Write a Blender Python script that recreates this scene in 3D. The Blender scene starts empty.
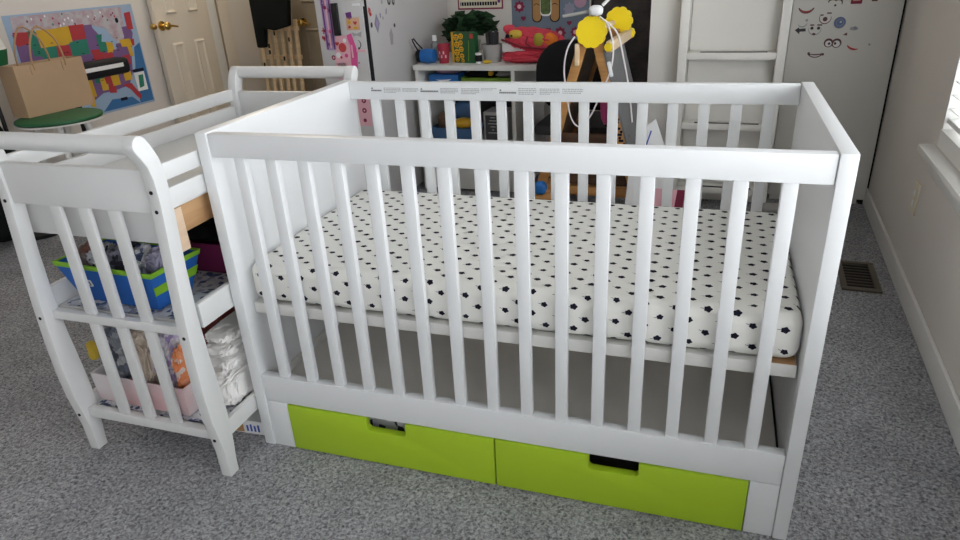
import bpy, bmesh, math, random
from mathutils import Vector, Matrix, noise as mnoise
from mathutils.bvhtree import BVHTree
PI = math.pi
scn = bpy.context.scene
COL = scn.collection
rnd = random.Random(7)
TH = math.radians(2.4833)          # the room is turned a little against the crib
CT, ST = math.cos(TH), math.sin(TH)

def rm(a, b, z=0.0):
    """room coordinates (a to the right, b to the back) -> world"""
    return Vector((CT * a + ST * b, -ST * a + CT * b, z))

# ------------------------------------------------------------------ materials
def mat(name, col, rough=0.5, var=0.0, vscale=8.0, bump=0.0, bscale=60.0, metal=0.0, spec=0.5,
        col2=None, trans=0.0, emit=None, estr=0.0, alpha=None, sheen=0.0):
    m = bpy.data.materials.new(name)
    m.use_nodes = True
    nt = m.node_tree
    b = nt.nodes['Principled BSDF']
    b.inputs['Base Color'].default_value = (*col, 1)
    b.inputs['Roughness'].default_value = rough
    b.inputs['Metallic'].default_value = metal
    b.inputs['Specular IOR Level'].default_value = spec
    if trans: b.inputs['Transmission Weight'].default_value = trans
    if sheen: b.inputs['Sheen Weight'].default_value = sheen
    if emit:
        b.inputs['Emission Color'].default_value = (*emit, 1)
        b.inputs['Emission Strength'].default_value = estr
    tc = nt.nodes.new('ShaderNodeTexCoord')
    if var or col2:
        n = nt.nodes.new('ShaderNodeTexNoise')
        n.inputs['Scale'].default_value = vscale
        n.inputs['Detail'].default_value = 4
        nt.links.new(tc.outputs['Object'], n.inputs['Vector'])
        r = nt.nodes.new('ShaderNodeValToRGB')
        c2 = col2 if col2 else tuple(max(0, c * (1 - var)) for c in col)
        r.color_ramp.elements[0].position = 0.4 if col2 else 0.3
        r.color_ramp.elements[1].position = 0.6 if col2 else 0.7
        r.color_ramp.elements[0].color = (*c2, 1)
        r.color_ramp.elements[1].color = (*col, 1)
        nt.links.new(n.outputs['Fac'], r.inputs['Fac'])
        nt.links.new(r.outputs['Color'], b.inputs['Base Color'])
    if bump:
        n2 = nt.nodes.new('ShaderNodeTexNoise')
        n2.inputs['Scale'].default_value = bscale
        n2.inputs['Detail'].default_value = 3
        nt.links.new(tc.outputs['Object'], n2.inputs['Vector'])
        bp = nt.nodes.new('ShaderNodeBump')
        bp.inputs['Strength'].default_value = bump
        bp.inputs['Distance'].default_value = 0.01
        nt.links.new(n2.outputs['Fac'], bp.inputs['Height'])
        nt.links.new(bp.outputs['Normal'], b.inputs['Normal'])
    return m

def wood(name, c1, c2, scale=3.0, rough=0.5, axis=(1, 1, 12)):
    m = bpy.data.materials.new(name); m.use_nodes = True
    nt = m.node_tree; b = nt.nodes['Principled BSDF']
    b.inputs['Roughness'].default_value = rough
    tc = nt.nodes.new('ShaderNodeTexCoord'); mp = nt.nodes.new('ShaderNodeMapping')
    mp.inputs['Scale'].default_value = axis
    n = nt.nodes.new('ShaderNodeTexNoise'); n.inputs['Scale'].default_value = scale
    n.inputs['Detail'].default_value = 5; n.inputs['Distortion'].default_value = 0.6
    r = nt.nodes.new('ShaderNodeValToRGB')
    r.color_ramp.elements[0].position = 0.35; r.color_ramp.elements[1].position = 0.65
    r.color_ramp.elements[0].color = (*c1, 1); r.color_ramp.elements[1].color = (*c2, 1)
    nt.links.new(tc.outputs['Object'], mp.inputs['Vector']); nt.links.new(mp.outputs['Vector'], n.inputs['Vector'])
    nt.links.new(n.outputs['Fac'], r.inputs['Fac']); nt.links.new(r.outputs['Color'], b.inputs['Base Color'])
    return m

def cells(name, cols, scale=30.0, rough=0.8):
    """printed cloth / clutter pattern: voronoi cells in a few colours"""
    m = bpy.data.materials.new(name); m.use_nodes = True
    nt = m.node_tree; b = nt.nodes['Principled BSDF']
    b.inputs['Roughness'].default_value = rough
    tc = nt.nodes.new('ShaderNodeTexCoord')
    v = nt.nodes.new('ShaderNodeTexVoronoi'); v.inputs['Scale'].default_value = scale
    nt.links.new(tc.outputs['Object'], v.inputs['Vector'])
    sp = nt.nodes.new('ShaderNodeSeparateColor'); nt.links.new(v.outputs['Color'], sp.inputs['Color'])
    r = nt.nodes.new('ShaderNodeValToRGB'); r.color_ramp.interpolation = 'CONSTANT'
    e = r.color_ramp.elements
    while len(e) < len(cols): e.new(0.5)
    for i, c in enumerate(cols):
        e[i].position = i / len(cols); e[i].color = (*c, 1)
    nt.links.new(sp.outputs[0], r.inputs['Fac']); nt.links.new(r.outputs['Color'], b.inputs['Base Color'])
    return m

def carpet_mat():
    m = bpy.data.materials.new('carpet_grey'); m.use_nodes = True
    nt = m.node_tree; b = nt.nodes['Principled BSDF']
    b.inputs['Roughness'].default_value = 0.95
    b.inputs['Specular IOR Level'].default_value = 0.1
    tc = nt.nodes.new('ShaderNodeTexCoord')
    n = nt.nodes.new('ShaderNodeTexNoise'); n.inputs['Scale'].default_value = 115; n.inputs['Detail'].default_value = 3.5
    n.inputs['Roughness'].default_value = 0.65; n.inputs['Distortion'].default_value = 0.8
    big = nt.nodes.new('ShaderNodeTexNoise'); big.inputs['Scale'].default_value = 6; big.inputs['Detail'].default_value = 3
    for q in (n, big): nt.links.new(tc.outputs['Object'], q.inputs['Vector'])
    r = nt.nodes.new('ShaderNodeValToRGB')
    r.color_ramp.elements[0].position = 0.34; r.color_ramp.elements[1].position = 0.66
    r.color_ramp.elements[0].color = (0.13, 0.13, 0.138, 1); r.color_ramp.elements[1].color = (0.60, 0.60, 0.625, 1)
    nt.links.new(n.outputs['Fac'], r.inputs['Fac'])
    r2 = nt.nodes.new('ShaderNodeValToRGB')
    r2.color_ramp.elements[0].position = 0.35; r2.color_ramp.elements[1].position = 0.65
    r2.color_ramp.elements[0].color = (0.84, 0.84, 0.84, 1); r2.color_ramp.elements[1].color = (1, 1, 1, 1)
    nt.links.new(big.outputs['Fac'], r2.inputs['Fac'])
    mx = nt.nodes.new('ShaderNodeMix'); mx.data_type = 'RGBA'; mx.blend_type = 'MULTIPLY'; mx.inputs[0].default_value = 1
    nt.links.new(r.outputs['Color'], mx.inputs[6]); nt.links.new(r2.outputs['Color'], mx.inputs[7])
    nt.links.new(mx.outputs[2], b.inputs['Base Color'])
    bp = nt.nodes.new('ShaderNodeBump'); bp.inputs['Strength'].default_value = 0.8; bp.inputs['Distance'].default_value = 0.012
    nt.links.new(n.outputs['Fac'], bp.inputs['Height']); nt.links.new(bp.outputs['Normal'], b.inputs['Normal'])
    return m

M = {}
M['white'] = mat('white_lacquer', (0.755, 0.765, 0.775), 0.34)
M['tablewhite'] = mat('white_paint', (0.70, 0.70, 0.695), 0.38, bump=0.03, bscale=30)
M['base'] = mat('white_board', (0.74, 0.73, 0.70), 0.5)
M['boardgrey'] = mat('bed_bottom_board', (0.86, 0.82, 0.76), 0.6, var=0.06)
M['green'] = mat('lime_green_lacquer', (0.39, 0.57, 0.022), 0.38)
M['sheet'] = mat('white_cotton', (0.86, 0.85, 0.805), 0.9, bump=0.15, bscale=14, spec=0.2)
M['black'] = mat('black_plastic', (0.012, 0.012, 0.014), 0.7, spec=0.25)
M['ink'] = mat('black_ink', (0.010, 0.010, 0.022), 0.8, spec=0.2)
M['grey_ink'] = mat('grey_ink', (0.42, 0.42, 0.42), 0.7)
M['dark_ink'] = mat('dark_grey_ink', (0.16, 0.16, 0.17), 0.7)
M['carpet'] = carpet_mat()
M['wall'] = mat('greige_wall_paint', (0.68, 0.635, 0.59), 0.85, var=0.03, vscale=3, bump=0.03, bscale=120)
M['hallwall'] = mat('beige_wall_lit', (0.55, 0.47, 0.33), 0.85, var=0.03, vscale=3)  # beige wall with the yellow light of the hall mixed into its colour
M['ceil'] = mat('ceiling_white', (0.85, 0.84, 0.82), 0.9)
M['trim'] = mat('trim_white', (0.74, 0.73, 0.70), 0.45)
M['doorw'] = mat('door_cream', (0.72, 0.65, 0.55), 0.5)
M['doord'] = mat('door_taupe', (0.30, 0.25, 0.18), 0.5)
M['brass'] = mat('brass', (0.70, 0.48, 0.16), 0.25, metal=1.0)
M['dkmetal'] = mat('dark_metal', (0.03, 0.03, 0.03), 0.4, metal=0.6)
M['cab'] = mat('cabinet_grey_white', (0.73, 0.71, 0.665), 0.5, var=0.02, vscale=4)
M['ladderw'] = mat('ladder_cream_white', (0.88, 0.86, 0.81), 0.45)
M['panelw'] = mat('cabinet_cream_white', (0.85, 0.825, 0.775), 0.5)
M['fridge'] = mat('cabinet_silver_grey', (0.58, 0.565, 0.56), 0.45)
M['deskw'] = mat('desk_white', (0.78, 0.77, 0.74), 0.45)
M['vent'] = mat('vent_brown_metal', (0.12, 0.10, 0.075), 0.5, metal=0.3)
M['kraft'] = mat('kraft_paper', (0.50, 0.335, 0.20), 0.85, var=0.06, vscale=9)
M['kraftd'] = mat('kraft_twine', (0.45, 0.28, 0.15), 0.9)
M['gtop'] = mat('dark_green_vinyl', (0.010, 0.115, 0.038), 0.55)
M['pine'] = wood('pine_wood', (0.42, 0.20, 0.06), (0.58, 0.30, 0.10))
M['lightwood'] = wood('light_wood', (0.74, 0.55, 0.34), (0.84, 0.66, 0.44))
M['ply'] = wood('plywood', (0.40, 0.22, 0.10), (0.52, 0.31, 0.15))
M['plyedge'] = wood('pale_plywood', (0.66, 0.48, 0.33), (0.74, 0.56, 0.40))
M['darkwood'] = wood('dark_wood', (0.060, 0.030, 0.015), (0.11, 0.055, 0.03))
M['yellow'] = mat('yellow_plastic', (0.95, 0.70, 0.008), 0.45)
M['chalk'] = mat('chalkboard_grey', (0.17, 0.17, 0.175), 0.7, var=0.15, vscale=5)
M['blue'] = mat('blue_fabric', (0.012, 0.12, 0.46), 0.7)
M['lime'] = mat('lime_trim', (0.22, 0.48, 0.02), 0.7)
M['magenta'] = mat('dark_magenta', (0.16, 0.008, 0.065), 0.7)
M['pinkbox'] = mat('pale_pink_card', (0.80, 0.52, 0.53), 0.7, col2=(0.66, 0.64, 0.65), vscale=3)
M['cloth_print'] = cells('printed_cotton', [(0.62, 0.62, 0.66), (0.10, 0.13, 0.25), (0.70, 0.70, 0.72), (0.35, 0.38, 0.46), (0.72, 0.72, 0.74)], 70)
M['cloth_dark'] = cells('dark_print_cloth', [(0.03, 0.03, 0.05), (0.08, 0.08, 0.11), (0.20, 0.20, 0.26), (0.04, 0.04, 0.06)], 45)
M['cloth_grey'] = mat('grey_lilac_cloth', (0.36, 0.34, 0.44), 0.9, col2=(0.12, 0.12, 0.17), vscale=18, bump=0.3, bscale=30)
M['cloth_rust'] = mat('rust_cloth', (0.30, 0.13, 0.10), 0.9, col2=(0.42, 0.38, 0.38), vscale=16, bump=0.3, bscale=30)
M['cloth_white'] = mat('white_cloth', (0.86, 0.84, 0.82), 0.95, bump=0.4, bscale=25, spec=0.2)
M['cloth_cream'] = mat('cream_plush', (0.72, 0.62, 0.52), 0.95, bump=0.5, bscale=40, spec=0.2)
M['cloth_orange'] = cells('orange_print', [(0.82, 0.36, 0.20), (0.80, 0.30, 0.12), (0.78, 0.66, 0.62), (0.80, 0.26, 0.10)], 60)
M['cloth_lilac'] = cells('lilac_print', [(0.60, 0.52, 0.66), (0.42, 0.32, 0.56), (0.74, 0.70, 0.74)], 60)
M['cloth_camo'] = cells('grey_print_blanket', [(0.34, 0.36, 0.40), (0.10, 0.11, 0.15), (0.55, 0.56, 0.58), (0.20, 0.22, 0.28)], 40)
M['cloth_mustard'] = mat('mustard_cloth', (0.62, 0.44, 0.05), 0.9)
M['cloth_green'] = mat('bottle_green_cloth', (0.008, 0.045, 0.03), 0.9)
M['cloth_red'] = mat('dull_red_cloth', (0.28, 0.06, 0.05), 0.9)
M['cloth_star'] = cells('grey_star_cloth', [(0.50, 0.50, 0.52), (0.03, 0.03, 0.05), (0.62, 0.62, 0.64), (0.45, 0.45, 0.48)], 55)
M['coral'] = mat('coral_red_fabric', (0.66, 0.05, 0.085), 0.7, bump=0.2, bscale=25)
M['coral2'] = mat('coral_dark_fabric', (0.22, 0.012, 0.03), 0.7)
M['orange'] = mat('orange_fabric', (0.80, 0.20, 0.015), 0.7)
M['yfab'] = mat('yellow_fabric', (0.68, 0.46, 0.05), 0.7)
M['olive'] = mat('olive_yellow_fabric', (0.42, 0.36, 0.03), 0.7)
M['leafg'] = mat('leaf_green', (0.016, 0.062, 0.018), 0.7, var=0.5, vscale=30)
M['dgreen'] = mat('dark_green_card', (0.012, 0.085, 0.025), 0.5)
M['amber'] = mat('amber_card', (0.72, 0.40, 0.02), 0.5)
M['redcup'] = mat('red_plastic', (0.36, 0.02, 0.045), 0.4)
M['glass'] = mat('clear_plastic', (0.75, 0.80, 0.80), 0.1, trans=0.85)
M['pane'] = mat('window_glass', (1, 1, 1), 0.0, trans=1.0)
M['lightgrey'] = mat('light_grey_plastic', (0.42, 0.41, 0.40), 0.5)
M['charcoal'] = mat('charcoal', (0.045, 0.045, 0.05), 0.6)
M['bluep'] = mat('blue_plastic', (0.012, 0.13, 0.42), 0.4)
M['bluebin'] = mat('slate_blue_plastic', (0.055, 0.13, 0.27), 0.5)
M['limep'] = mat('lime_plastic', (0.17, 0.30, 0.02), 0.5)
M['mauve'] = mat('mauve_cloth', (0.45, 0.27, 0.36), 0.8)
M['poster_blue'] = mat('poster_blue_grey', (0.155, 0.19, 0.245), 0.7, var=0.05)
M['bear'] = mat('bear_tan', (0.42, 0.22, 0.075), 0.7)
M['bearg'] = mat('bear_green', (0.13, 0.19, 0.055), 0.7, var=0.5, vscale=60)
M['maroon'] = mat('maroon', (0.22, 0.015, 0.05), 0.7)
M['pink'] = mat('hot_pink', (0.72, 0.09, 0.30), 0.5)
M['palepink'] = mat('pale_pink', (0.78, 0.44, 0.50), 0.6)
M['paper'] = mat('white_paper', (0.80, 0.80, 0.80), 0.7)
M['cream'] = mat('cream_paper', (0.70, 0.64, 0.50), 0.7)
M['blueink'] = mat('blue_ink', (0.05, 0.10, 0.42), 0.7)
M['purple'] = mat('purple_print', (0.15, 0.03, 0.20), 0.6)
M['lilac'] = mat('lilac_print2', (0.42, 0.30, 0.52), 0.6)
M['slatey'] = mat('slate_print', (0.26, 0.26, 0.34), 0.6)
M['sgrey'] = mat('soft_grey_print', (0.38, 0.37, 0.385), 0.6)
M['redp'] = mat('red_print', (0.50, 0.05, 0.05), 0.6)
M['brownp'] = mat('brown_print', (0.13, 0.06, 0.055), 0.6)
M['bluepr'] = mat('blue_print', (0.13, 0.19, 0.34), 0.6)
M['peach'] = mat('peach_print', (0.70, 0.42, 0.28), 0.6)
M['boardblack'] = mat('dark_board', (0.075, 0.062, 0.058), 0.7, col2=(0.045, 0.035, 0.038), vscale=9)
M['cordw'] = mat('white_cord', (0.76, 0.70, 0.70), 0.5)
M['garment'] = mat('black_garment', (0.010, 0.012, 0.012), 0.95, spec=0.15, bump=0.3, bscale=18)
M['blind'] = mat('blind_white', (0.82, 0.82, 0.80), 0.5)
M['map_sea'] = mat('map_light_blue', (0.30, 0.42, 0.58), 0.6)
M['map_deep'] = mat('map_blue', (0.035, 0.15, 0.36), 0.6)
M['map_grey'] = mat('map_grey', (0.46, 0.45, 0.49), 0.6, col2=(0.42, 0.30, 0.34), vscale=22)
M['map_r'] = mat('map_red', (0.42, 0.035, 0.045), 0.6)
M['map_y'] = mat('map_yellow', (0.60, 0.36, 0.025), 0.6)
M['map_g'] = mat('map_teal', (0.02, 0.19, 0.13), 0.6)
M['map_p'] = mat('map_purple', (0.17, 0.09, 0.24), 0.6)

# ------------------------------------------------------------------ mesh builder
class MB:
    def __init__(s): s.v = []; s.f = []; s.mi = []; s.mats = []; s.cur = 0
    def m(s, k):
        if k not in s.mats: s.mats.append(k)
        s.cur = s.mats.index(k); return s
    def add(s, vs, fs):
        o = len(s.v)
        s.v += [tuple(p) for p in vs]
        for f in fs: s.f.append([i + o for i in f]); s.mi.append(s.cur)
        return s
    def box(s, x0, x1, y0, y1, z0, z1, T=None):
        vs = [Vector((x, y, z)) for z in (z0, z1) for y in (y0, y1) for x in (x0, x1)]
        if T is not None: vs = [T @ p for p in vs]
        return s.add(vs, [(0, 2, 3, 1), (4, 5, 7, 6), (0, 1, 5, 4), (2, 6, 7, 3), (0, 4, 6, 2), (1, 3, 7, 5)])
    def prism(s, pts, O, U, V, d0, d1):
        """polygon in the plane O + u U + v V, extruded along U x V from d0 to d1"""
        O, U, V = Vector(O), Vector(U), Vector(V); N = U.cross(V).normalized(); n = len(pts)
        a = [O + U * p[0] + V * p[1] + N * d0 for p in pts]; b = [O + U * p[0] + V * p[1] + N * d1 for p in pts]
        fs = [tuple(range(n, 2 * n)), tuple(reversed(range(n)))]
        fs += [(i, (i + 1) % n, n + (i + 1) % n, n + i) for i in range(n)]
        return s.add(a + b, fs)
    def tube(s, path, r, n=8, closed=False):
        path = [Vector(p) for p in path]; N = len(path)
        rs = r if isinstance(r, (list, tuple)) else [r] * N
        rings = []; up = None
        for i, p in enumerate(path):
            if closed: t = path[(i + 1) % N] - path[i - 1]
            else: t = path[min(i + 1, N - 1)] - path[max(i - 1, 0)]
            t.normalize()
            if up is None: up = Vector((0, 0, 1)) if abs(t.z) < 0.9 else Vector((0, 1, 0))
            x = t.cross(up); x.normalize(); up = x.cross(t); up.normalize()
            rings.append([p + (x * math.cos(2 * PI * k / n) + up * math.sin(2 * PI * k / n)) * rs[i] for k in range(n)])
        vs = [q for R in rings for q in R]; fs = []
        for i in range(N if closed else N - 1):
            j = (i + 1) % N
            for k in range(n):
                fs.append((i * n + k, i * n + (k + 1) % n, j * n + (k + 1) % n, j * n + k))
        if not closed:
            fs.append(tuple(reversed(range(n)))); fs.append(tuple((N - 1) * n + k for k in range(n)))
        return s.add(vs, fs)
    def lathe(s, prof, O, axis='z', n=24):
        O = Vector(O); vs = []; fs = []
        for r, h in prof:
            for k in range(n):
                c, q = r * math.cos(2 * PI * k / n), r * math.sin(2 * PI * k / n)
                vs.append(O + (Vector((c, q, h)) if axis == 'z' else Vector((q, h, c)) if axis == 'y' else Vector((h, c, q))))
        m = len(prof)
        for i in range(m - 1):
            for k in range(n):
                fs.append((i * n + k, i * n + (k + 1) % n, (i + 1) * n + (k + 1) % n, (i + 1) * n + k))
        fs.append(tuple(reversed(range(n)))); fs.append(tuple((m - 1) * n + k for k in range(n)))
        return s.add(vs, fs)
    def blob(s, c, size, seed=0, amp=0.18, freq=1.6, sub=3, T=None, flat=None, sq=0.75, fold=0.0):
        bm = bmesh.new(); bmesh.ops.create_icosphere(bm, subdivisions=sub, radius=1.0)
        c = Vector(c); sv = Vector((seed * 3.17, seed * 1.3, seed * 2.1)); vs = []
        for v in bm.verts:
            p = v.co.copy(); q = p * (1 + amp * mnoise.noise(p * freq + sv) + amp * 0.5 * mnoise.noise(p * freq * 2.7 + sv))
            # squarer than a ball, like a folded bundle
            q = Vector([math.copysign(abs(k) ** sq, k) for k in q])
            if fold: q = q * (1 - fold * abs(mnoise.noise(p * 3.1 + sv)) - fold * 0.6 * abs(mnoise.noise(p * 7.3 + sv)) + fold * 0.25)
            q = Vector((q.x * size[0], q.y * size[1], q.z * size[2]))
            if flat is not None and q.z < -flat: q.z = -flat
            vs.append(c + (T @ q if T is not None else q))
        fs = [[v.index for v in f.verts] for f in bm.faces]; bm.free()
        return s.add(vs, fs)
    def build(s, name, parent=None, bevel=0.0, smooth=False, seg=2, mat_=None, loc=None, rot=None):
        me = bpy.data.meshes.new(name); me.from_pydata(s.v, [], s.f)
        for k in (s.mats or [mat_ or 'white']): me.materials.append(M[k])
        me.polygons.foreach_set('material_index', s.mi)
        bm = bmesh.new(); bm.from_mesh(me); bmesh.ops.recalc_face_normals(bm, faces=bm.faces)
        if bevel:
            es = [e for e in bm.edges if e.is_manifold and e.calc_face_angle(0) > 0.5]
            bres = bmesh.ops.bevel(bm, geom=es, offset=bevel, segments=seg, profile=0.6, affect='EDGES', clamp_overlap=True)
        if bevel and not smooth:
            nf = set(bres['faces'])
            for f in bm.faces: f.smooth = f in nf
        bm.to_mesh(me); bm.free()
        if smooth or bevel:
            if smooth:
                for p in me.polygons: p.use_smooth = True
            try: me.set_sharp_from_angle(angle=math.radians(50 if smooth else 35))
            except Exception: pass
        me.update()
        o = bpy.data.objects.new(name, me); COL.objects.link(o)
        if parent: o.parent = parent
        if loc is not None: o.location = loc
        if rot is not None: o.rotation_euler = rot
        return o

def tag(o, label=None, cat=None, group=None, kind=None):
    if label: o['label'] = label
    if cat: o['category'] = cat
    if group: o['group'] = group
    if kind: o['kind'] = kind
    return o
def thing(name, label, cat, loc=(0, 0, 0), rz=0.0, group=None):
    o = bpy.data.objects.new(name, None); o.empty_display_size = 0.1; COL.objects.link(o)
    o.location = loc; o.rotation_euler = (0, 0, rz)
    return tag(o, label, cat, group)
def rthing(name, label, cat, a, b, z=0.0, rz=0.0, group=None):
    return thing(name, label, cat, rm(a, b, z), -TH + rz, group)
def struct(mb, name, **k):
    o = mb.build(name, **k); o.rotation_euler = (0, 0, -TH); o['kind'] = 'structure'; return o
def X(k): return MB().m(k)
def copy_tree(o, parent=None):
    c = o.copy(); COL.objects.link(c)
    if parent: c.parent = parent
    for ch in [q for q in bpy.data.objects if q.parent == o]: copy_tree(ch, c)
    return c

# 2-D outlines
def circ(r, n=20, cx=0, cy=0, ry=None): return [(cx + r * math.cos(2 * PI * k / n), cy + (ry or r) * math.sin(2 * PI * k / n)) for k in range(n)]
def heart(s, cx=0, cy=0):
    out = []
    for k in range(24):
        t = 2 * PI * k / 24
        out.append((cx + s * 16 * math.sin(t) ** 3 / 17, cy + s * (13 * math.cos(t) - 5 * math.cos(2 * t) - 2 * math.cos(3 * t) - math.cos(4 * t)) / 17))
    return list(reversed(out))
def flower(r, n=6, cx=0, cy=0, d=0.28):
    return [(cx + r * (1 - d + d * math.cos(n * 2 * PI * k / 48)) * math.cos(2 * PI * k / 48), cy + r * (1 - d + d * math.cos(n * 2 * PI * k / 48)) * math.sin(2 * PI * k / 48)) for k in range(48)]
def scallop(r, n, cx=0, cy=0, d=0.10):
    return [(cx + r * (1 - d + d * abs(math.cos(n / 2 * 2 * PI * k / 120)) ** 0.7) * math.cos(2 * PI * k / 120), cy + r * (1 - d + d * abs(math.cos(n / 2 * 2 * PI * k / 120)) ** 0.7) * math.sin(2 * PI * k / 120)) for k in range(120)]
def arcband(r, w, a0, a1, n=10, cx=0, cy=0):
    o = [(cx + r * math.cos(a0 + (a1 - a0) * k / n), cy + r * math.sin(a0 + (a1 - a0) * k / n)) for k in range(n + 1)]
    i = [(cx + (r - w * math.sin(PI * (0.12 + 0.76 * k / n))) * math.cos(a0 + (a1 - a0) * k / n), cy + (r - w * math.sin(PI * (0.12 + 0.76 * k / n))) * math.sin(a0 + (a1 - a0) * k / n)) for k in range(n, -1, -1)]
    return o + i
def rrect(w, h, r, n=4, cx=0, cy=0):
    out = []
    for sx, sy, a in ((1, 1, 0), (-1, 1, PI / 2), (-1, -1, PI), (1, -1, 3 * PI / 2)):
        for k in range(n + 1):
            t = a + PI / 2 * k / n
            out.append((cx + sx * (w / 2 - r) + r * math.cos(t), cy + sy * (h / 2 - r) + r * math.sin(t)))
    return out

# =================================================================== ROOM
A0, A1, B0, B1 = -2.5, 1.805, -3.0, 2.87      # left wall, right wall, wall behind the camera, back wall
AL = 3.45                                       # alcove back wall
ZC = 2.44
struct(X('carpet').box(A0 - 0.1, A1 + 0.1, B0 - 0.1, AL + 0.1, -0.05, 0.0), 'floor')
struct(X('ceil').box(A0 - 0.1, A1 + 0.1, B0 - 0.1, AL + 0.1, ZC, ZC + 0.08), 'ceiling')
V0, V1 = -2.75, -1.65                            # a second window behind the camera
WB0, WB1, WZ0, WZ1 = -1.30, 1.425, 0.575, 2.10   # the blind window
mb = X('wall')
for b0, b1, z0, z1 in ((B0, V0, 0, ZC), (V0, V1, 0, 0.3), (V0, V1, 1.75, ZC), (V1, WB0, 0, ZC), (WB0, WB1, 0, WZ0), (WB0, WB1, WZ1, ZC), (WB1, B1, 0, ZC)):
    mb.box(A1, A1 + 0.14, b0, b1, z0, z1)
struct(mb, 'wall_right')
struct(X('wall').box(-0.95, A1 + 0.14, B1, B1 + 0.1, 0, ZC), 'wall_back')
struct(X('hallwall').box(A0 - 0.1, -0.85, AL, AL + 0.1, 0, ZC), 'wall_alcove')
struct(X('hallwall').box(-0.95, -0.85, B1 + 0.1, AL, 0, ZC), 'wall_return')
struct(X('wall').box(A0 - 0.1, A0, B0, AL, 0, ZC), 'wall_left')
struct(X('ceil').box(A0 - 0.1, A1 + 0.14, B0 - 0.12, B0, 0, ZC), 'wall_front')
def skirting(name, pts):
    mb = X('trim')
    for a0, a1, b0, b1 in pts:
        mb.box(a0, a1, b0, b1, 0, 0.085)
    struct(mb, name, bevel=0.006)
skirting('baseboard_right', [(A1 - 0.014, A1, B0, B1)])
skirting('baseboard_back', [(-0.57, A1 - 0.014, B1 - 0.014, B1)])
skirting('baseboard_left', [(A0, A0 + 0.014, B0, 2.33)])

def window(name, plane, p0, p1, z0, z1, blinds, nslat):
    """window set into the right wall (plane 'a') or the wall behind the camera (plane 'b')"""
    root = bpy.data.objects.new(name, None); COL.objects.link(root); root['kind'] = 'structure'
    root.rotation_euler = (0, 0, -TH)
    def bx(mb, d0, d1, q0, q1, zz0, zz1):
        return mb.box(A1 + d0, A1 + d1, q0, q1, zz0, zz1) if plane == 'a' else mb.box(q0, q1, B0 - d1, B0 - d0, zz0, zz1)
    fr = X('trim'); w = 0.045
    bx(fr, 0.08, 0.12, p0, p0 + w, z0, z1); bx(fr, 0.08, 0.12, p1 - w, p1, z0, z1)
    bx(fr, 0.08, 0.12, p0, p1, z0, z0 + w); bx(fr, 0.08, 0.12, p0, p1, z1 - w, z1)
    pm = (p0 + p1) / 2
    bx(fr, 0.085, 0.115, pm - 0.03, pm + 0.03, z0, z1); bx(fr, 0.085, 0.115, p0, p1, (z0 + z1) / 2 - 0.02, (z0 + z1) / 2 + 0.02)
    f = fr.build('window_frame', root, bevel=0.003); f['kind'] = 'structure'
    jb = X('trim'); bx(jb, 0.0, 0.08, p0, p0 + 0.004, z0, z1); bx(jb, 0.0, 0.08, p1 - 0.004, p1, z0, z1); bx(jb, 0.0, 0.08, p0 + 0.004, p1 - 0.004, z1 - 0.004, z1); bx(jb, -0.004, 0.08, p0 + 0.004, p1 - 0.004, z0, z0 + 0.055)
    jb.build('jamb_lining', root)['kind'] = 'structure'
    if blinds:
        hd = X('blind'); bx(hd, 0.012, 0.06, p0 + 0.012, p1 - 0.012, z1 - 0.05, z1 - 0.004); hd.build('head_rail', root, bevel=0.003)
        ft = X('blind'); bx(ft, 0.008, 0.054, p0 + 0.006, p1 - 0.006, z0 + 0.075, z0 + 0.093); ft.build('bottom_rail', root, bevel=0.003)
        zz = z0 + 0.125; k = 0; hgt = (z1 - 0.06 - zz) / nslat
        for k in range(nslat):
            z = zz + k * hgt
            T = Matrix.Translation((A1 + 0.030, 0, z)) @ Matrix.Rotation(math.radians(-2), 4, 'Y')
            X('blind').box(-0.025, 0.025, p0 + 0.006, p1 - 0.006, -0.0012, 0.0012, T).build('blind_slat', root)
        cd = X('blind')
        for q in (p0 + 0.15, pm, p1 - 0.15):
            cd.box(A1 + 0.035, A1 + 0.037, q, q + 0.002, z0 + 0.08, z1 - 0.03)
        cd.build('blind_cord', root)
    return root
window('window_1', 'a', WB0, WB1, WZ0, WZ1, True, 31)
window('window_2', 'a', V0, V1, 0.3, 1.75, False, 0)
struct(X('trim').box(A1 - 0.05, A1 + 0.08, WB0 - 0.06, WB1 + 0.05, WZ0 - 0.032, WZ0 - 0.008).box(A1 - 0.018, A1, WB0 - 0.03, WB1 + 0.02, WZ0 - 0.09, WZ0 - 0.032), 'trim_1', bevel=0.005)

# floor register by the right wall
t = rthing('floor_register', 'brown metal floor vent set in the carpet by the right wall', 'vent', 1.672, 1.567)
X('vent').box(-0.07, 0.07, -0.14, -0.118, 0.001, 0.009).box(-0.07, 0.07, 0.118, 0.14, 0.001, 0.009).box(-0.07, -0.048, -0.118, 0.118, 0.001, 0.009).box(0.048, 0.07, -0.118, 0.118, 0.001, 0.009).build('frame', t, bevel=0.002)
X('black').box(-0.05, 0.05, -0.12, 0.12, 0.001, 0.0025).build('duct_dark_sheet', t)  # flat black sheet painting the darkness below the louvres
mb = X('vent')
for k in range(9):
    mb.box(-0.048, 0.048, -0.112 + k * 0.0275, -0.108 + k * 0.0275, 0.002, 0.0055)
mb.build('louvre', t)
# outlet
t = rthing('wall_outlet', 'small cream outlet plate low on the right wall below the window sill', 'outlet', A1, 1.545, 0.348)
X('cream').box(-0.006, 0.0, -0.036, 0.036, -0.058, 0.058).build('plate', t, bevel=0.002)
for z in (-0.02, 0.02):
    X('trim').box(-0.009, -0.005, -0.014, 0.014, z - 0.013, z + 0.013).build('socket', t, bevel=0.001)

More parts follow.
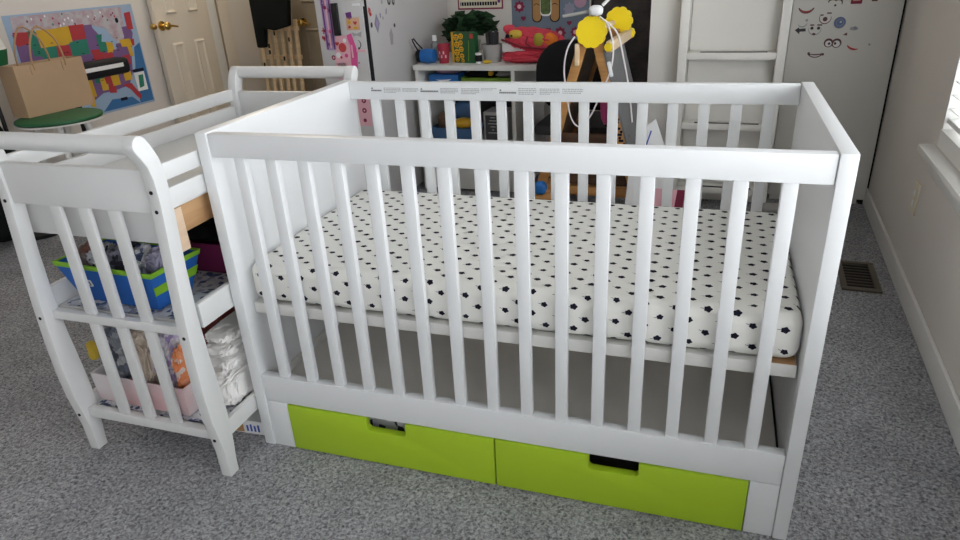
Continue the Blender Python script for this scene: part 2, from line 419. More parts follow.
# =================================================================== CRIB
L, W, H, t_ = 1.37, 0.7127, 0.8883, 0.0306
crib = thing('crib', 'white wooden slatted baby crib with two lime green drawers below', 'crib', (0, 0, 0))
X('white').box(0, t_, 0, W, 0, H).build('end_panel', crib, bevel=0.003)
X('white').box(L - t_, L, 0, W, 0, H).build('end_panel', crib, bevel=0.003)
xi0, xi1 = t_ + 0.001, L - t_ - 0.001
X('white').box(xi0, xi1, 0.004, 0.030, 0.8305, 0.8855).build('top_rail', crib, bevel=0.002)
rr = X('white').box(xi0, xi1, W - 0.032, W - 0.006, 0.8335, 0.8860).build('top_rail', crib, bevel=0.002)
X('white').box(xi0, xi1, 0.004, 0.030, 0.1495, 0.2315).build('bottom_rail', crib, bevel=0.002)
X('white').box(xi0, xi1, W - 0.030, W - 0.004, 0.1495, 0.2315).build('bottom_rail', crib, bevel=0.002)
for k in range(15):
    x = 0.0875 + 0.0834 * k
    X('white').box(x, x + 0.028, 0.008, 0.026, 0.2310, 0.8310).build('slat', crib, bevel=0.003)
for k in range(15):
    x = 0.0985 + 0.0826 * k
    X('white').box(x, x + 0.029, W - 0.028, W - 0.010, 0.2310, 0.8340).build('slat', crib, bevel=0.003)
# tiny print along the rear rail
txt = [(0.108, 0.143, 0.864, 0.858, 'h'), (0.151, 0.208, 0.87, 0.853, 3), (0.214, 0.267, 0.869, 0.857, 2), (0.274, 0.332, 0.863, 0.857, 'h'), (0.339, 0.396, 0.87, 0.853, 3), (0.406, 0.462, 0.87, 0.851, 3), (0.469, 0.517, 0.871, 0.863, 1), (0.525, 0.576, 0.861, 0.855, 'h'), (0.583, 0.637, 0.872, 0.851, 3), (0.647, 0.706, 0.871, 0.852, 3), (0.713, 0.773, 0.871, 0.855, 2)]
mb = MB(); yf = W - 0.0321
for x0, x1, z1, z0, kind in txt:
    if kind == 'h':
        mb.m('dark_ink')
        mb.prism([(0, 0), (0.007, 0), (0.0035, 0.006)], (x0, yf, z1 + 0.002), (1, 0, 0), (0, 0, 1), -0.0001, 0.0003)
        x = x0
        while x < x1:
            w = rnd.uniform(0.004, 0.006); mb.box(x, min(x + w, x1), yf - 0.0003, yf, z0 + 0.001, z0 + 0.0055); x += w + 0.0009
    else:
        mb.m('grey_ink'); nl = kind + 1; dz = (z1 - z0) / nl
        for l in range(nl):
            x = x0; xe = x1 - (0 if l < nl - 1 else rnd.uniform(0.0, 0.03))
            while x < xe:
                w = rnd.uniform(0.003, 0.009); zt = z1 - l * dz
                mb.box(x, min(x + w, xe), yf - 0.0003, yf, zt - dz * 0.55, zt); x += w + 0.0016
mb.build('warning_print', rr)
# mattress support, floor board, brackets
mb = X('base').box(0.034, L - 0.034, 0.036, 0.058, 0.407, 0.437).box(0.034, L - 0.034, W - 0.058, W - 0.036, 0.407, 0.437)
mb.box(0.034, 0.06, 0.058, W - 0.058, 0.407, 0.437).box(L - 0.06, L - 0.034, 0.058, W - 0.058, 0.407, 0.437)
mb.box(0.06, L - 0.06, 0.058, W - 0.058, 0.425, 0.435)
mb.build('mattress_base', crib, bevel=0.002)
X('ply').box(1.262, 1.334, 0.038, 0.075, 0.4365, 0.4378).build('bare_wood_corner', crib)
X('boardgrey').box(0.034, L - 0.034, 0.031, W - 0.031, 0.158, 0.170).build('bottom_board', crib)
X('base').box(t_ + 0.0005, t_ + 0.010, 0.032, W - 0.032, 0.170, 0.192).build('side_cleat', crib, bevel=0.002)
X('black').tube([(L - t_ - 0.004, 0.04 + 0.03 * k, 0.172) for k in range(22)], 0.0022, 6).build('side_gap_line', crib)  # black line drawing the shaded gap between bottom board and right end panel
X('white').box(t_ + 0.001, 0.0955, 0.004, 0.030, 0, 0.1485).build('filler_post', crib, bevel=0.002)
X('white').box(1.2765, L - t_ - 0.001, 0.004, 0.030, 0, 0.1485).build('filler_post', crib, bevel=0.002)
def drawer(x0, x1, c0, c1, inner):
    z0, z1, zc = 0.004, 0.1465, 0.108
    pts = [(x0, z0), (x1, z0), (x1, z1), (c1, z1), (c1, zc + 0.006), (c1 - 0.006, zc), (c0 + 0.006, zc), (c0, zc + 0.006), (c0, z1), (x0, z1)]
    o = X('green').prism([(p[0], p[1]) for p in pts], (0, 0.0, 0), (1, 0, 0), (0, 0, 1), -0.022, 0.0).build('drawer', crib, bevel=0.002)
    mb = X('charcoal').box(x0 + 0.01, x1 - 0.01, 0.024, 0.66, 0.010, 0.022)
    mb.box(x0 + 0.01, x0 + 0.022, 0.024, 0.66, 0.022, 0.10).box(x1 - 0.022, x1 - 0.01, 0.024, 0.66, 0.022, 0.10).box(x0 + 0.022, x1 - 0.022, 0.648, 0.66, 0.022, 0.10)
    mb.build('drawer_box', o)
drawer(0.0985, 0.6845, 0.335, 0.446, 0)
drawer(0.6885, 1.274, 0.919, 1.036, 1)
o = MB().m('cloth_star').blob((0.39, 0.15, 0.085), (0.16, 0.10, 0.056), 3, 0.10, sub=3).build('folded_cloth', smooth=True)
tag(o, 'grey star-print cloth seen through the handle cut-out of the left green drawer', 'cloth')

# mattress with its printed sheet
MX0, MX1, MY0, MY1, MZ0, MZ1, MR = 0.0315, 1.338, 0.039, 0.674, 0.4385, 0.546, 0.029
def mattress_mesh():
    bm = bmesh.new(); bmesh.ops.create_cube(bm, size=1.0)
    for v in bm.verts:
        v.co = Vector(((MX0 + MX1) / 2 + v.co.x * (MX1 - MX0), (MY0 + MY1) / 2 + v.co.y * (MY1 - MY0), (MZ0 + MZ1) / 2 + v.co.z * (MZ1 - MZ0)))
    bmesh.ops.bevel(bm, geom=list(bm.edges), offset=MR, segments=7, profile=0.5, affect='EDGES')
    return bm
def unfold(c, lo, hi):
    """arc-length coordinate past the rounded edge -> (position, drop)"""
    if c < lo + MR:
        e = lo + MR - c; a = e / MR
        if a < PI / 2: return lo + MR - MR * math.sin(a), MR - MR * math.cos(a)
        return lo, MR + (e - MR * PI / 2)
    if c > hi - MR:
        e = c - hi + MR; a = e / MR
        if a < PI / 2: return hi - MR + MR * math.sin(a), MR - MR * math.cos(a)
        return hi, MR + (e - MR * PI / 2)
    return c, 0.0
def on_sheet(u, v):
    x, d1 = unfold(u, MX0, MX1); y, d2 = unfold(v, MY0, MY1)
    p = Vector((x, y, MZ1 - d1 - d2))
    q = Vector((min(max(p.x, MX0 + MR), MX1 - MR), min(max(p.y, MY0 + MR), MY1 - MR), min(max(p.z, MZ0 + MR), MZ1 - MR)))
    n = (p - q)
    if n.length < 1e-6: n = Vector((0, 0, 1))
    n.normalize()
    return q + n * (MR + 0.0007)
matt = thing('crib_mattress', 'white crib mattress in a sheet printed with small black leaves', 'mattress', (0, 0, 0))
bm = mattress_mesh(); me = bpy.data.meshes.new('mattress_body'); 
bmesh.ops.recalc_face_normals(bm, faces=bm.faces); bm.to_mesh(me); bm.free()
me.materials.append(M['sheet'])
for p in me.polygons: p.use_smooth = True
o = bpy.data.objects.new('mattress_body', me); COL.objects.link(o); o.parent = matt
mb = X('ink'); row = 0
v = MY0 + MR - 0.122
while v < MY1:
    u = MX0 - 0.06 + (0.031 if row % 2 else 0.0)
    while u < MX1 + 0.07:
        cu, cv = u + rnd.uniform(-0.003, 0.003), v + rnd.uniform(-0.003, 0.003)
        if not (cu < MX0 + MR - 0.005 and cv < MY0 + MR - 0.005) and not (cu > MX1 - MR + 0.005 and cv < MY0 + MR - 0.005) or rnd.random() < 0.0:
            sc = rnd.uniform(0.88, 1.1); ang = rnd.uniform(-0.35, 0.35); ca, sa = math.cos(ang), math.sin(ang)
            pr = []
            for k in range(20):      # five-lobed leaf
                a = 2 * PI * k / 20
                r = 0.0077 * sc * (0.88 + 0.13 * math.cos(5 * a)) * (1 + 0.08 * math.cos(a))
                pr.append((r * math.cos(a) * 1.12, r * math.sin(a) * 0.95))
            def pt(q): return on_sheet(cu + q[0] * ca - q[1] * sa, cv + q[0] * sa + q[1] * ca)
            vs = [pt((0, 0))] + [pt(q) for q in pr]
            mb.add(vs, [(0, 1 + k, 1 + (k + 1) % 20) for k in range(20)])
            s0, s1, sw = -0.005 * sc, -0.0140 * sc, 0.0006
            mb.add([pt((s0, -sw)), pt((s0, sw)), pt((s1, sw * 0.8 + 0.001)), pt((s1, -sw * 0.8 + 0.001))], [(0, 3, 2, 1)])
        u += 0.062
    v += 0.0255; row += 1
lf = mb.build('printed_leaves', matt)
lf['kind'] = 'stuff'

# =================================================================== CHANGING TABLE
TX0, TX1 = -0.486, -0.006
TYN, TYF = -0.1275, 0.775          # centre planes of the two sleigh ends
ct = thing('changing_table', 'white sleigh-style changing table with open shelves beside the crib', 'changing table', (-0.246, 0.324, 0))
OFF = Vector((0.246, -0.324, 0))
def ctp(mb, name, parent=None, **k):
    mb.v = [tuple(Vector(p) + OFF) for p in mb.v]
    return mb.build(name, parent or ct, **k)
prof = [(0.000, -0.003, 0.0165), (0.04, -0.003, 0.0175), (0.08, -0.001, 0.0200), (0.13, -0.002, 0.0250), (0.19, -0.006, 0.0295), (0.27, -0.010, 0.0295), (0.36, -0.013, 0.0260), (0.47, -0.013, 0.0220), (0.60, -0.007, 0.0190),
        (0.76, 0.004, 0.0185), (0.82, 0.003, 0.019), (0.855, -0.004, 0.020), (0.880, -0.016, 0.021), (0.897, -0.027, 0.021)]
def sleigh(yc, sgn):
    """an end of the table; sgn -1: rolls towards the camera"""
    for x0, x1 in ((TX0, TX0 + 0.030), (TX1 - 0.030, TX1)):
        Lft, Rgt = [], []
        for i, (z, dy, hw) in enumerate(prof):
            a = prof[max(i - 1, 0)]; b = prof[min(i + 1, len(prof) - 1)]
            tz, ty = b[0] - a[0], b[1] - a[1]; l = math.hypot(tz, ty); nz, ny = -ty / l, tz / l
            Lft.append((dy - ny * hw, z - nz * hw)); Rgt.append((dy + ny * hw, z + nz * hw))
        cy, cz = prof[-1][1], prof[-1][0]
        a0 = math.atan2(Rgt[-1][1] - cz, Rgt[-1][0] - cy)
        cap = [(cy + 0.021 * math.cos(a0 + PI * k / 8), cz + 0.021 * math.sin(a0 + PI * k / 8)) for k in range(1, 8)]
        pts = [(p[0] * -sgn, p[1]) for p in Rgt] + [(p[0] * -sgn, p[1]) for p in cap] + [(p[0] * -sgn, p[1]) for p in reversed(Lft)]
        post = ctp(X('tablewhite').prism(pts, (x0, yc, 0), (0, 1, 0), (0, 0, 1), 0, x1 - x0), 'leg', bevel=0.003)
        for z in (0.79, 0.745, 0.434, 0.125):
            dy = next(p[1] for p in prof if p[0] >= z); hw = next(p[2] for p in prof if p[0] >= z)
            mb = X('black').lathe([(0.0045, -0.0015), (0.0045, 0.0)], ((x0 + x1) / 2, yc + sgn * (hw + 0.001) + (-sgn) * dy, z), 'y', 10)
            ctp(mb, 'bolt_hole', post)
    xa, xb = TX0 + 0.030, TX1 - 0.030
    yb = yc + (-sgn) * prof[-1][1]
    ctp(X('tablewhite').tube([(xa, yb, 0.897), (xb, yb, 0.897)], 0.020, 16), 'top_roll', smooth=True)
    ctp(X('tablewhite').box(xa, xb, yc - 0.009, yc + 0.009, 0.738, 0.838), 'end_board', bevel=0.003)
    for z0, z1 in ((0.422, 0.446), (0.110, 0.138)):
        ctp(X('tablewhite').box(xa, xb, yc - 0.011, yc + 0.011, z0, z1), 'crossbar', bevel=0.003)
    for xs in (-0.333, -0.246, -0.158):
        mb = X('tablewhite').box(xs - 0.016, xs + 0.016, yc - 0.006, yc + 0.006, 0.138, 0.422).box(xs - 0.016, xs + 0.016, yc - 0.006, yc + 0.006, 0.446, 0.738)
        ctp(mb, 'slat', bevel=0.003)
sleigh(TYN, -1)
sleigh(TYF, 1)
ya, yb = TYN + 0.018, TYF - 0.018
for x0 in (TX0, TX1 - 0.016):
    for z0, z1 in ((0.808, 0.846), (0.746, 0.790)):
        ctp(X('tablewhite').box(x0, x0 + 0.016, ya, yb, z0, z1), 'guard_rail', bevel=0.003)
    for z0, z1 in ((0.435, 0.500), (0.112, 0.160)):
        ctp(X('tablewhite').box(x0, x0 + 0.016, ya, yb, z0, z1), 'shelf_rail', bevel=0.003)
ctp(X('base').box(TX0 + 0.017, TX1 - 0.017, ya + 0.012, yb - 0.012, 0.735, 0.748), 'table_deck', bevel=0.002)
ctp(X('tablewhite').box(TX0 + 0.002, TX1 - 0.034, ya + 0.014, ya + 0.026, 0.645, 0.734), 'deck_apron', bevel=0.002)
ctp(X('base').box(TX0 + 0.017, TX1 - 0.017, ya + 0.002, yb - 0.002, 0.432, 0.444), 'shelf', bevel=0.002)
ctp(X('base').box(TX0 + 0.017, TX1 - 0.017, ya + 0.002, yb - 0.002, 0.114, 0.126), 'shelf', bevel=0.002)
dr = ctp(X('ply').box(-0.46, -0.030, -0.064, 0.60, 0.668, 0.733), 'drawer', bevel=0.002)
ctp(X('plyedge').box(-0.034, -0.025, -0.104, -0.066, 0.628, 0.733), 'drawer_runner', dr, bevel=0.002)

# ---- on the changing table
def liner(name, label, z):
    mb = X('cloth_print'); nx, ny = 16, 24; x0, x1, y0, y1 = TX0 + 0.034, TX1 - 0.020, ya + 0.006, yb - 0.02
    for top in (1, 0):
        vs = []
        for j in range(ny + 1):
            for i in range(nx + 1):
                x, y = x0 + (x1 - x0) * i / nx, y0 + (y1 - y0) * j / ny
                h = 0.004 + 0.006 * (mnoise.noise(Vector((x * 14, y * 14, z))) + 0.5) if top else 0.0005
                vs.append((x, y, z + max(h, 0.0015) if top else z + 0.0005))
        mb.add(vs, [(j * (nx + 1) + i, j * (nx + 1) + i + 1, (j + 1) * (nx + 1) + i + 1, (j + 1) * (nx + 1) + i) for j in range(ny) for i in range(nx)])
    return tag(mb.build(name, smooth=True), label, 'cloth')
liner('shelf_liner', 'blue and white printed cloth lining the upper shelf of the changing table', 0.444)
liner('shelf_liner', 'grey printed cloth lining the lower shelf of the changing table', 0.126)

bin_ = thing('storage_bin', 'blue fabric storage bin with lime green rim on the upper shelf', 'bin', (-0.282, -0.022, 0.455), math.radians(-3))
def tub(mb, w0, d0, w1, d1, h, th=0.004):
    o = lambda w, d, z: [Vector((sx * w / 2, sy * d / 2, z)) for sx, sy in ((-1, -1), (1, -1), (1, 1), (-1, 1))]
    vs = o(w0, d0, 0) + o(w1, d1, h) + o(w1 - 2 * th, d1 - 2 * th, h) + o(w0 - 2 * th, d0 - 2 * th, th)
    fs = [(3, 2, 1, 0)]
    for a in (0, 4, 8):
        for k in range(4): fs.append((a + k, a + (k + 1) % 4, a + 4 + (k + 1) % 4, a + 4 + k))
    fs.append((12, 13, 14, 15))
    return mb.add(vs, fs)
def bandring(mb, w0, d0, w1, d1, z0, z1, g=0.002):
    o = lambda w, d, z: [Vector((sx * w / 2, sy * d / 2, z)) for sx, sy in ((-1, -1), (1, -1), (1, 1), (-1, 1))]
    vs = o(w0 + g * 2, d0 + g * 2, z0) + o(w1 + g * 2, d1 + g * 2, z1) + o(w1 - 0.008, d1 - 0.008, z1) + o(w0 - 0.006, d0 - 0.006, z0)
    fs = []
    for a in (0, 4, 8):
        for k in range(4): fs.append((a + k, a + (k + 1) % 4, a + 4 + (k + 1) % 4, a + 4 + k))
    for k in range(4): fs.append((12 + k, 12 + (k + 1) % 4, (k + 1) % 4, k))
    return mb.add(vs, fs)
BW0, BD0, BW1, BD1, BH = 0.262, 0.115, 0.325, 0.168, 0.112
body = tub(X('blue'), BW0, BD0, BW1, BD1, BH).build('bin_body', bin_, bevel=0.004)
bandring(X('lime'), BW1 - 0.006, BD1 - 0.006, BW1, BD1, BH - 0.012, BH + 0.002).build('bin_rim', bin_, bevel=0.002)
# lime stripe round the right side, and the white emblem patch on the front
sl = (BW1 - BW0) / 2 / BH
U = Vector((0, 1, 0)); V = Vector((sl, 0, 1)).normalized()
X('lime').prism([(-0.069, 0.048), (0.069, 0.048), (0.075, 0.074), (-0.075, 0.074)], (BW0 / 2 + 0.0005, 0, 0), U, V, 0, 0.002).build('side_stripe', bin_)
V2 = Vector((0, -(BD1 - BD0) / 2 / BH, 1)).normalized()
bd = X('paper').prism(rrect(0.042, 0.020, 0.003), (-0.080, -BD0 / 2 - 0.0145, 0.058), (1, 0, 0), V2, 0, 0.002).build('emblem_patch', body)
X('charcoal').prism(rrect(0.034, 0.013, 0.002), (-0.080, -BD0 / 2 - 0.0145, 0.058), (1, 0, 0), V2, 0.002, 0.0026).prism([(0, 0)] and rrect(0.004, 0.012, 0.001, cx=-0.008), (-0.080, -BD0 / 2 - 0.0145, 0.058), (1, 0, 0), V2, 0.0026, 0.0028).build('emblem_print', bd)
mb = X('paper')
for cx, w in ((-0.011, 0.005), (-0.003, 0.006), (0.006, 0.005), (0.012, 0.004)):
    mb.prism(rrect(w, 0.008, 0.001, cx=cx), (-0.080, -BD0 / 2 - 0.0145, 0.058), (1, 0, 0), V2, 0.0028, 0.0034)
mb.build('emblem_letters', bd)
grp = 'baby clothes in the blue bin'
def bundle(nm, k, c, sz, lab, cat, seed, group=None, sq=0.6, fold=0.5, T=None):
    return tag(MB().m(k).blob(c, sz, seed, 0.14, 1.8, sub=5, sq=sq, fold=fold, T=T).build(nm, smooth=True), lab, cat, group)
bundle('folded_garment', 'cloth_rust', (-0.398, -0.022, 0.545), (0.022, 0.046, 0.046), 'rust and grey baby garment at the left end of the blue bin', 'clothing', 1, grp)
bundle('folded_garment', 'cloth_star', (-0.345, -0.035, 0.548), (0.021, 0.040, 0.046), 'white and black star garment second from the left in the blue bin', 'clothing', 2, grp)
bundle('folded_garment', 'cloth_dark', (-0.288, -0.022, 0.545), (0.024, 0.046, 0.052), 'dark printed baby garment in the middle of the blue bin', 'clothing', 3, grp)
bundle('folded_garment', 'cloth_print', (-0.228, -0.030, 0.545), (0.024, 0.043, 0.050), 'blue and white print garment right of the dark one in the blue bin', 'clothing', 4, grp)
bundle('folded_garment', 'cloth_grey', (-0.170, -0.022, 0.545), (0.022, 0.044, 0.050), 'grey lilac garment at the right end of the blue bin', 'clothing', 5, grp)
t = thing('storage_box', 'dark magenta fabric box behind the blue bin on the upper shelf', 'box', (-0.20, 0.29, 0.456))
tub(X('magenta'), 0.30, 0.30, 0.32, 0.32, 0.09).build('box_body', t, bevel=0.003)
bundle('folded_garment', 'garment', (-0.20, 0.29, 0.567), (0.14, 0.14, 0.040), 'black clothes heaped on the dark magenta box', 'clothing', 5)
# lower shelf
t = thing('storage_box', 'pale pink open cardboard box on the lower shelf', 'box', (-0.298, -0.032, 0.138), math.radians(-1))
tub(X('pinkbox'), 0.315, 0.125, 0.32, 0.13, 0.088).build('box_body', t, bevel=0.001)
bundle('folded_blanket', 'cloth_camo', (-0.400, -0.030, 0.262), (0.033, 0.042, 0.082), 'grey patterned baby blanket rising from the left of the pink box', 'cloth', 2)
bundle('bib', 'cloth_mustard', (-0.452, -0.070, 0.285), (0.008, 0.012, 0.028), 'mustard yellow bib tucked beside the grey patterned blanket', 'cloth', 3)
bundle('plush_cloth', 'cloth_cream', (-0.310, -0.028, 0.262), (0.036, 0.042, 0.082), 'cream plush bundle in the middle of the pink box', 'cloth', 4)
bundle('folded_garment', 'cloth_lilac', (-0.228, -0.028, 0.262), (0.030, 0.042, 0.084), 'lilac printed garment beside the cream bundle on the lower shelf', 'clothing', 6)
bundle('folded_garment', 'cloth_orange', (-0.172, -0.035, 0.245), (0.015, 0.038, 0.072), 'bright orange printed garment at the right end of the pink box', 'clothing', 7)
wg = 'white cloth pile on the lower shelf'
RX_ = lambda d: Matrix.Rotation(math.radians(d), 3, 'X')
bundle('folded_cloth', 'cloth_white', (-0.080, 0.095, 0.192), (0.050, 0.150, 0.052), 'big white cloth bundle at the bottom right of the lower shelf', 'cloth', 1, wg, 0.45, 0.22)
bundle('folded_cloth', 'cloth_white', (-0.080, 0.095, 0.264), (0.047, 0.135, 0.018), 'white folded cloth lying on the big white bundle', 'cloth', 2, wg, 0.45, 0.3)
bundle('folded_cloth', 'cloth_white', (-0.080, 0.100, 0.300), (0.045, 0.125, 0.015), 'white folded cloth second from the top of the white pile', 'cloth', 3, wg, 0.45, 0.3)
bundle('folded_cloth', 'cloth_white', (-0.080, 0.105, 0.333), (0.042, 0.115, 0.014), 'topmost white folded cloth on the white pile', 'cloth', 4, wg, 0.45, 0.3)
bundle('folded_garment', 'cloth_green', (-0.13, 0.35, 0.265), (0.065, 0.080, 0.095), 'bottle green garment behind the white pile on the lower shelf', 'clothing', 4)
bundle('folded_garment', 'cloth_red', (-0.245, 0.20, 0.265), (0.045, 0.055, 0.095), 'dull red garment behind the orange one on the lower shelf', 'clothing', 6)
# box on the carpet under the table
t = thing('carton', 'small white printed carton on the carpet under the changing table', 'box', (-0.070, 0.085, 0), math.radians(3))
X('paper').box(-0.05, 0.05, -0.06, 0.06, 0.001, 0.046).build('carton_body', t, bevel=0.001)
X('ply').box(-0.052, -0.050, -0.055, 0.055, 0.004, 0.043).box(-0.049, -0.020, -0.0615, -0.06, 0.006, 0.044).build('picture_panel', t)
mb = X('blueink')
for k in range(4): mb.box(-0.010 + 0.012 * k, -0.004 + 0.012 * k, -0.0608, -0.06, 0.010, 0.030 + 0.004 * (k % 2))
mb.build('print', t)

# =================================================================== RIGHT: LADDER, TALL CABINETS
t = rthing('tall_cabinet', 'tall plain cream-white cabinet standing behind the white ladder', 'cabinet', 0.995, 2.63)
X('panelw').box(-0.297, 0.338, -0.23, 0.22, 0.0, 1.62).build('body', t, bevel=0.003)
X('panelw').box(-0.297, -0.105, -0.245, -0.231, 0.02, 1.60).build('side_door', t, bevel=0.002)
X('panelw').box(-0.100, 0.338, -0.241, -0.231, 0.02, 1.60).build('centre_door', t, bevel=0.002)
t = rthing('ladder', 'cream-white bed ladder with thick steps against the tall cream cabinet', 'ladder', 1.10, 2.33)
for x0 in (-0.250, 0.190):
    X('ladderw').box(x0, x0 + 0.040, -0.04, 0.045, 0.0, 1.60).build('stile', t, bevel=0.003)
for z in (0.085, 0.412, 0.748, 1.08, 1.41):
    st = X('ladderw').box(-0.210, 0.190, -0.035, 0.045, z - 0.018, z + 0.014).build('step', t, bevel=0.003)
    X('dkmetal').box(-0.150, 0.150, -0.028, -0.010, z + 0.0141, z + 0.0165).build('grip_strip', st)
cabr = rthing('tall_cabinet', 'tall grey-white cabinet with face stickers beside the right wall', 'cabinet', 1.565, 2.46)
X('cab').box(-0.225, 0.205, 0.022, 0.395, 0.035, 1.75).build('body', cabr, bevel=0.002)
X('cab').box(-0.225, 0.229, 0.0, 0.020, 0.030, 1.75).build('door', cabr, bevel=0.003)
X('cab').box(-0.215, 0.195, 0.02, 0.385, 0.0, 0.034).build('plinth', cabr)
X('black').box(0.2055, 0.2395, 0.025, 0.39, 0.0, 1.75).build('side_gap_black', cabr)  # black block standing in for the dark gap between cabinet and wall
cabr_door = [q for q in bpy.data.objects if q.parent == cabr and q.name.startswith('door')][0]
def stick(parent, items, O, U, V):
    mb = MB(); d = 0.0003
    for k, pts in items:
        mb.m(k); mb.prism(pts, O, U, V, d, d + 0.0006); d += 0.0007
    return mb.build('sticker', parent)
def rs(a, z, *items): return stick(cabr_door, items, (a - 1.565, 0.0, z), (1, 0, 0), (0, 0, 1))
smile = lambda r, w, k='redp': (k, arcband(r, w, PI * 1.12, PI * 1.88))
rs(1.398, 0.950, ('brownp', arcband(0.036, 0.012, PI * 1.10, PI * 1.90)), ('redp', arcband(0.031, 0.005, PI * 1.2, PI * 1.8)))
rs(1.484, 0.893, ('brownp', arcband(0.026, 0.004, PI * 0.8, PI * 2.1)), ('brownp', circ(0.010, 14, 0, -0.004)), ('brownp', rrect(0.02, 0.006, 0.002, cx=0.014, cy=0.022)), ('brownp', rrect(0.014, 0.006, 0.002, cx=-0.016, cy=0.014)))
rs(1.548, 0.873, ('bluepr', circ(0.025, 24)), ('slatey', circ(0.017, 20)), ('bluepr', circ(0.013, 20)), ('paper', circ(0.004, 10, 0.003, 0.003)))
rs(1.387, 0.842, ('charcoal', [(-0.026, 0), (-0.008, 0.013), (-0.008, 0.006), (0.02, 0.008), (0.022, -0.006), (-0.004, -0.007), (-0.004, -0.018)]))
rs(1.391, 0.873, ('sgrey', arcband(0.02, 0.006, PI * 1.1, PI * 2.0)), ('sgrey', circ(0.006, 10, 0.016, 0.012)))
rs(1.447, 0.846, ('sgrey', arcband(0.028, 0.004, PI * 0.95, PI * 2.05)), ('charcoal', circ(0.007, 12, -0.013, 0.004)), ('charcoal', circ(0.007, 12, 0.015, 0.004)), ('brownp', rrect(0.018, 0.006, 0.002, cx=-0.014, cy=0.018)), ('brownp', rrect(0.022, 0.006, 0.002, cx=0.018, cy=0.018)), ('brownp', circ(0.008, 12, -0.002, -0.022, 0.005)))
rs(1.53, 0.783, ('brownp', circ(0.020, 24, -0.016, 0.001)), ('paper', circ(0.0135, 20, -0.016, -0.002)), ('brownp', circ(0.006, 12, -0.013, -0.002)),
   ('brownp', circ(0.021, 24, 0.018, 0)), ('paper', circ(0.0145, 20, 0.018, -0.003)), ('brownp', circ(0.006, 12, 0.012, -0.001)))
rs(1.464, 0.759, ('brownp', arcband(0.042, 0.017, PI * 1.22, PI * 1.80)), ('paper', arcband(0.037, 0.006, PI * 1.3, PI * 1.7)), ('brownp', circ(0.006, 10, -0.028, -0.022)), ('brownp', circ(0.006, 10, 0.033, -0.026)))
rs(1.625, 0.785, ('redp', arcband(0.034, 0.009, PI * 1.12, PI * 1.66)))
rs(1.611, 0.846, ('sgrey', circ(0.018, 16, 0, 0, 0.008)), ('slatey', circ(0.007, 12, 0.004, 0.003)))
rs(1.579, 0.822, ('brownp', [(-0.010, -0.003), (0.008, -0.006), (0.006, 0.008)]))
rs(1.515, 0.960, ('charcoal', arcband(0.018, 0.008, PI * 0.1, PI * 1.0, cx=-0.012)), ('charcoal', arcband(0.016, 0.007, -PI * 0.2, PI * 0.9, cx=0.016)), ('charcoal', circ(0.005, 10, 0.002, -0.012)))
rs(1.602, 0.962, ('maroon', rrect(0.046, 0.020, 0.003)), ('peach', rrect(0.03, 0.006, 0.002, cy=0.006)))
rs(1.675, 0.966, ('brownp', rrect(0.024, 0.010, 0.003)))
rs(1.686, 0.776, ('sgrey', circ(0.005, 10)))
# small things on the carpet behind the crib
tag(MB().m('lightgrey').blob(rm(1.36, 2.27, 0.022), (0.055, 0.035, 0.022), 2, 0.12, flat=0.02).build('sock', smooth=True), 'crumpled grey sock on the carpet before the sticker cabinet', 'sock')

# =================================================================== LEFT TALL CABINET WITH STICKERS
cabl = rthing('tall_cabinet', 'tall silver-grey cabinet covered in pink stickers left of the desk', 'cabinet', -0.586, 1.85)
X('fridge').box(-0.27, 0.0, 0.035, 1.0, 0.02, 1.62).build('body', cabl, bevel=0.003)
dl = X('fridge').box(-0.272, -0.010, 0.0, 0.028, 0.03, 1.62).build('door', cabl, bevel=0.004)
X('black').box(-0.260, -0.002, 0.029, 0.0345, 0.02, 1.62).box(-0.0095, -0.002, 0.010, 0.0295, 0.03, 1.035).build('door_gap_black', cabl)  # black strips that paint the shaded gap between door and body
X('dkmetal').box(-0.172, -0.140, -0.020, -0.001, 0.905, 1.055).build('door_handle', cabl, bevel=0.004)
X('paper').box(-0.060, -0.020, -0.004, 0.0, 1.040, 1.050).build('hinge_cover', cabl)
def ls(a, z, *items): return stick(dl, items, (a + 0.586, 0.0, z), (1, 0, 0), (0, 0, 1))
def lss(b, z, *items): return stick(cabl, items, (0.0, b - 1.85, z), (0, 1, 0), (0, 0, 1))
ls(-0.795, 0.985, ('lilac', rrect(0.058, 0.30, 0.008)), ('purple', rrect(0.007, 0.29, 0.002, cx=-0.020)), ('purple', rrect(0.007, 0.29, 0.002, cx=0.020)), ('palepink', rrect(0.010, 0.28, 0.002)), ('maroon', circ(0.009, 12, -0.006, 0.05)), ('pink', circ(0.008, 12, 0.006, -0.06)))
ls(-0.777, 1.022, ('purple', flower(0.018, 5)), ('maroon', circ(0.006)))
ls(-0.804, 0.864, ('maroon', flower(0.020, 5)), ('purple', circ(0.007)))
ls(-0.812, 1.055, ('purple', circ(0.012, 14)), ('lilac', circ(0.006)))
ls(-0.757, 0.955, ('maroon', circ(0.011, 14)))
ls(-0.822, 0.928, ('redp', flower(0.018, 6)), ('maroon', circ(0.006)))
ls(-0.828, 0.893, ('redp', heart(0.016)), ('maroon', circ(0.005)))
ls(-0.806, 0.903, ('maroon', heart(0.013)))
ls(-0.783, 0.905, ('lilac', rrect(0.014, 0.10, 0.003)))
ls(-0.790, 0.80, ('maroon', circ(0.012, 14)), ('palepink', circ(0.005)))
ls(-0.655, 0.545, ('palepink', rrect(0.085, 0.17, 0.008)), ('maroon', circ(0.013, 14, 0.008, 0.045)), ('palepink', circ(0.005, 14, 0.008, 0.045)), ('maroon', circ(0.013, 14, 0.006, -0.005)), ('palepink', circ(0.005, 14, 0.006, -0.005)), ('maroon', circ(0.010, 14, 0.004, -0.055)))
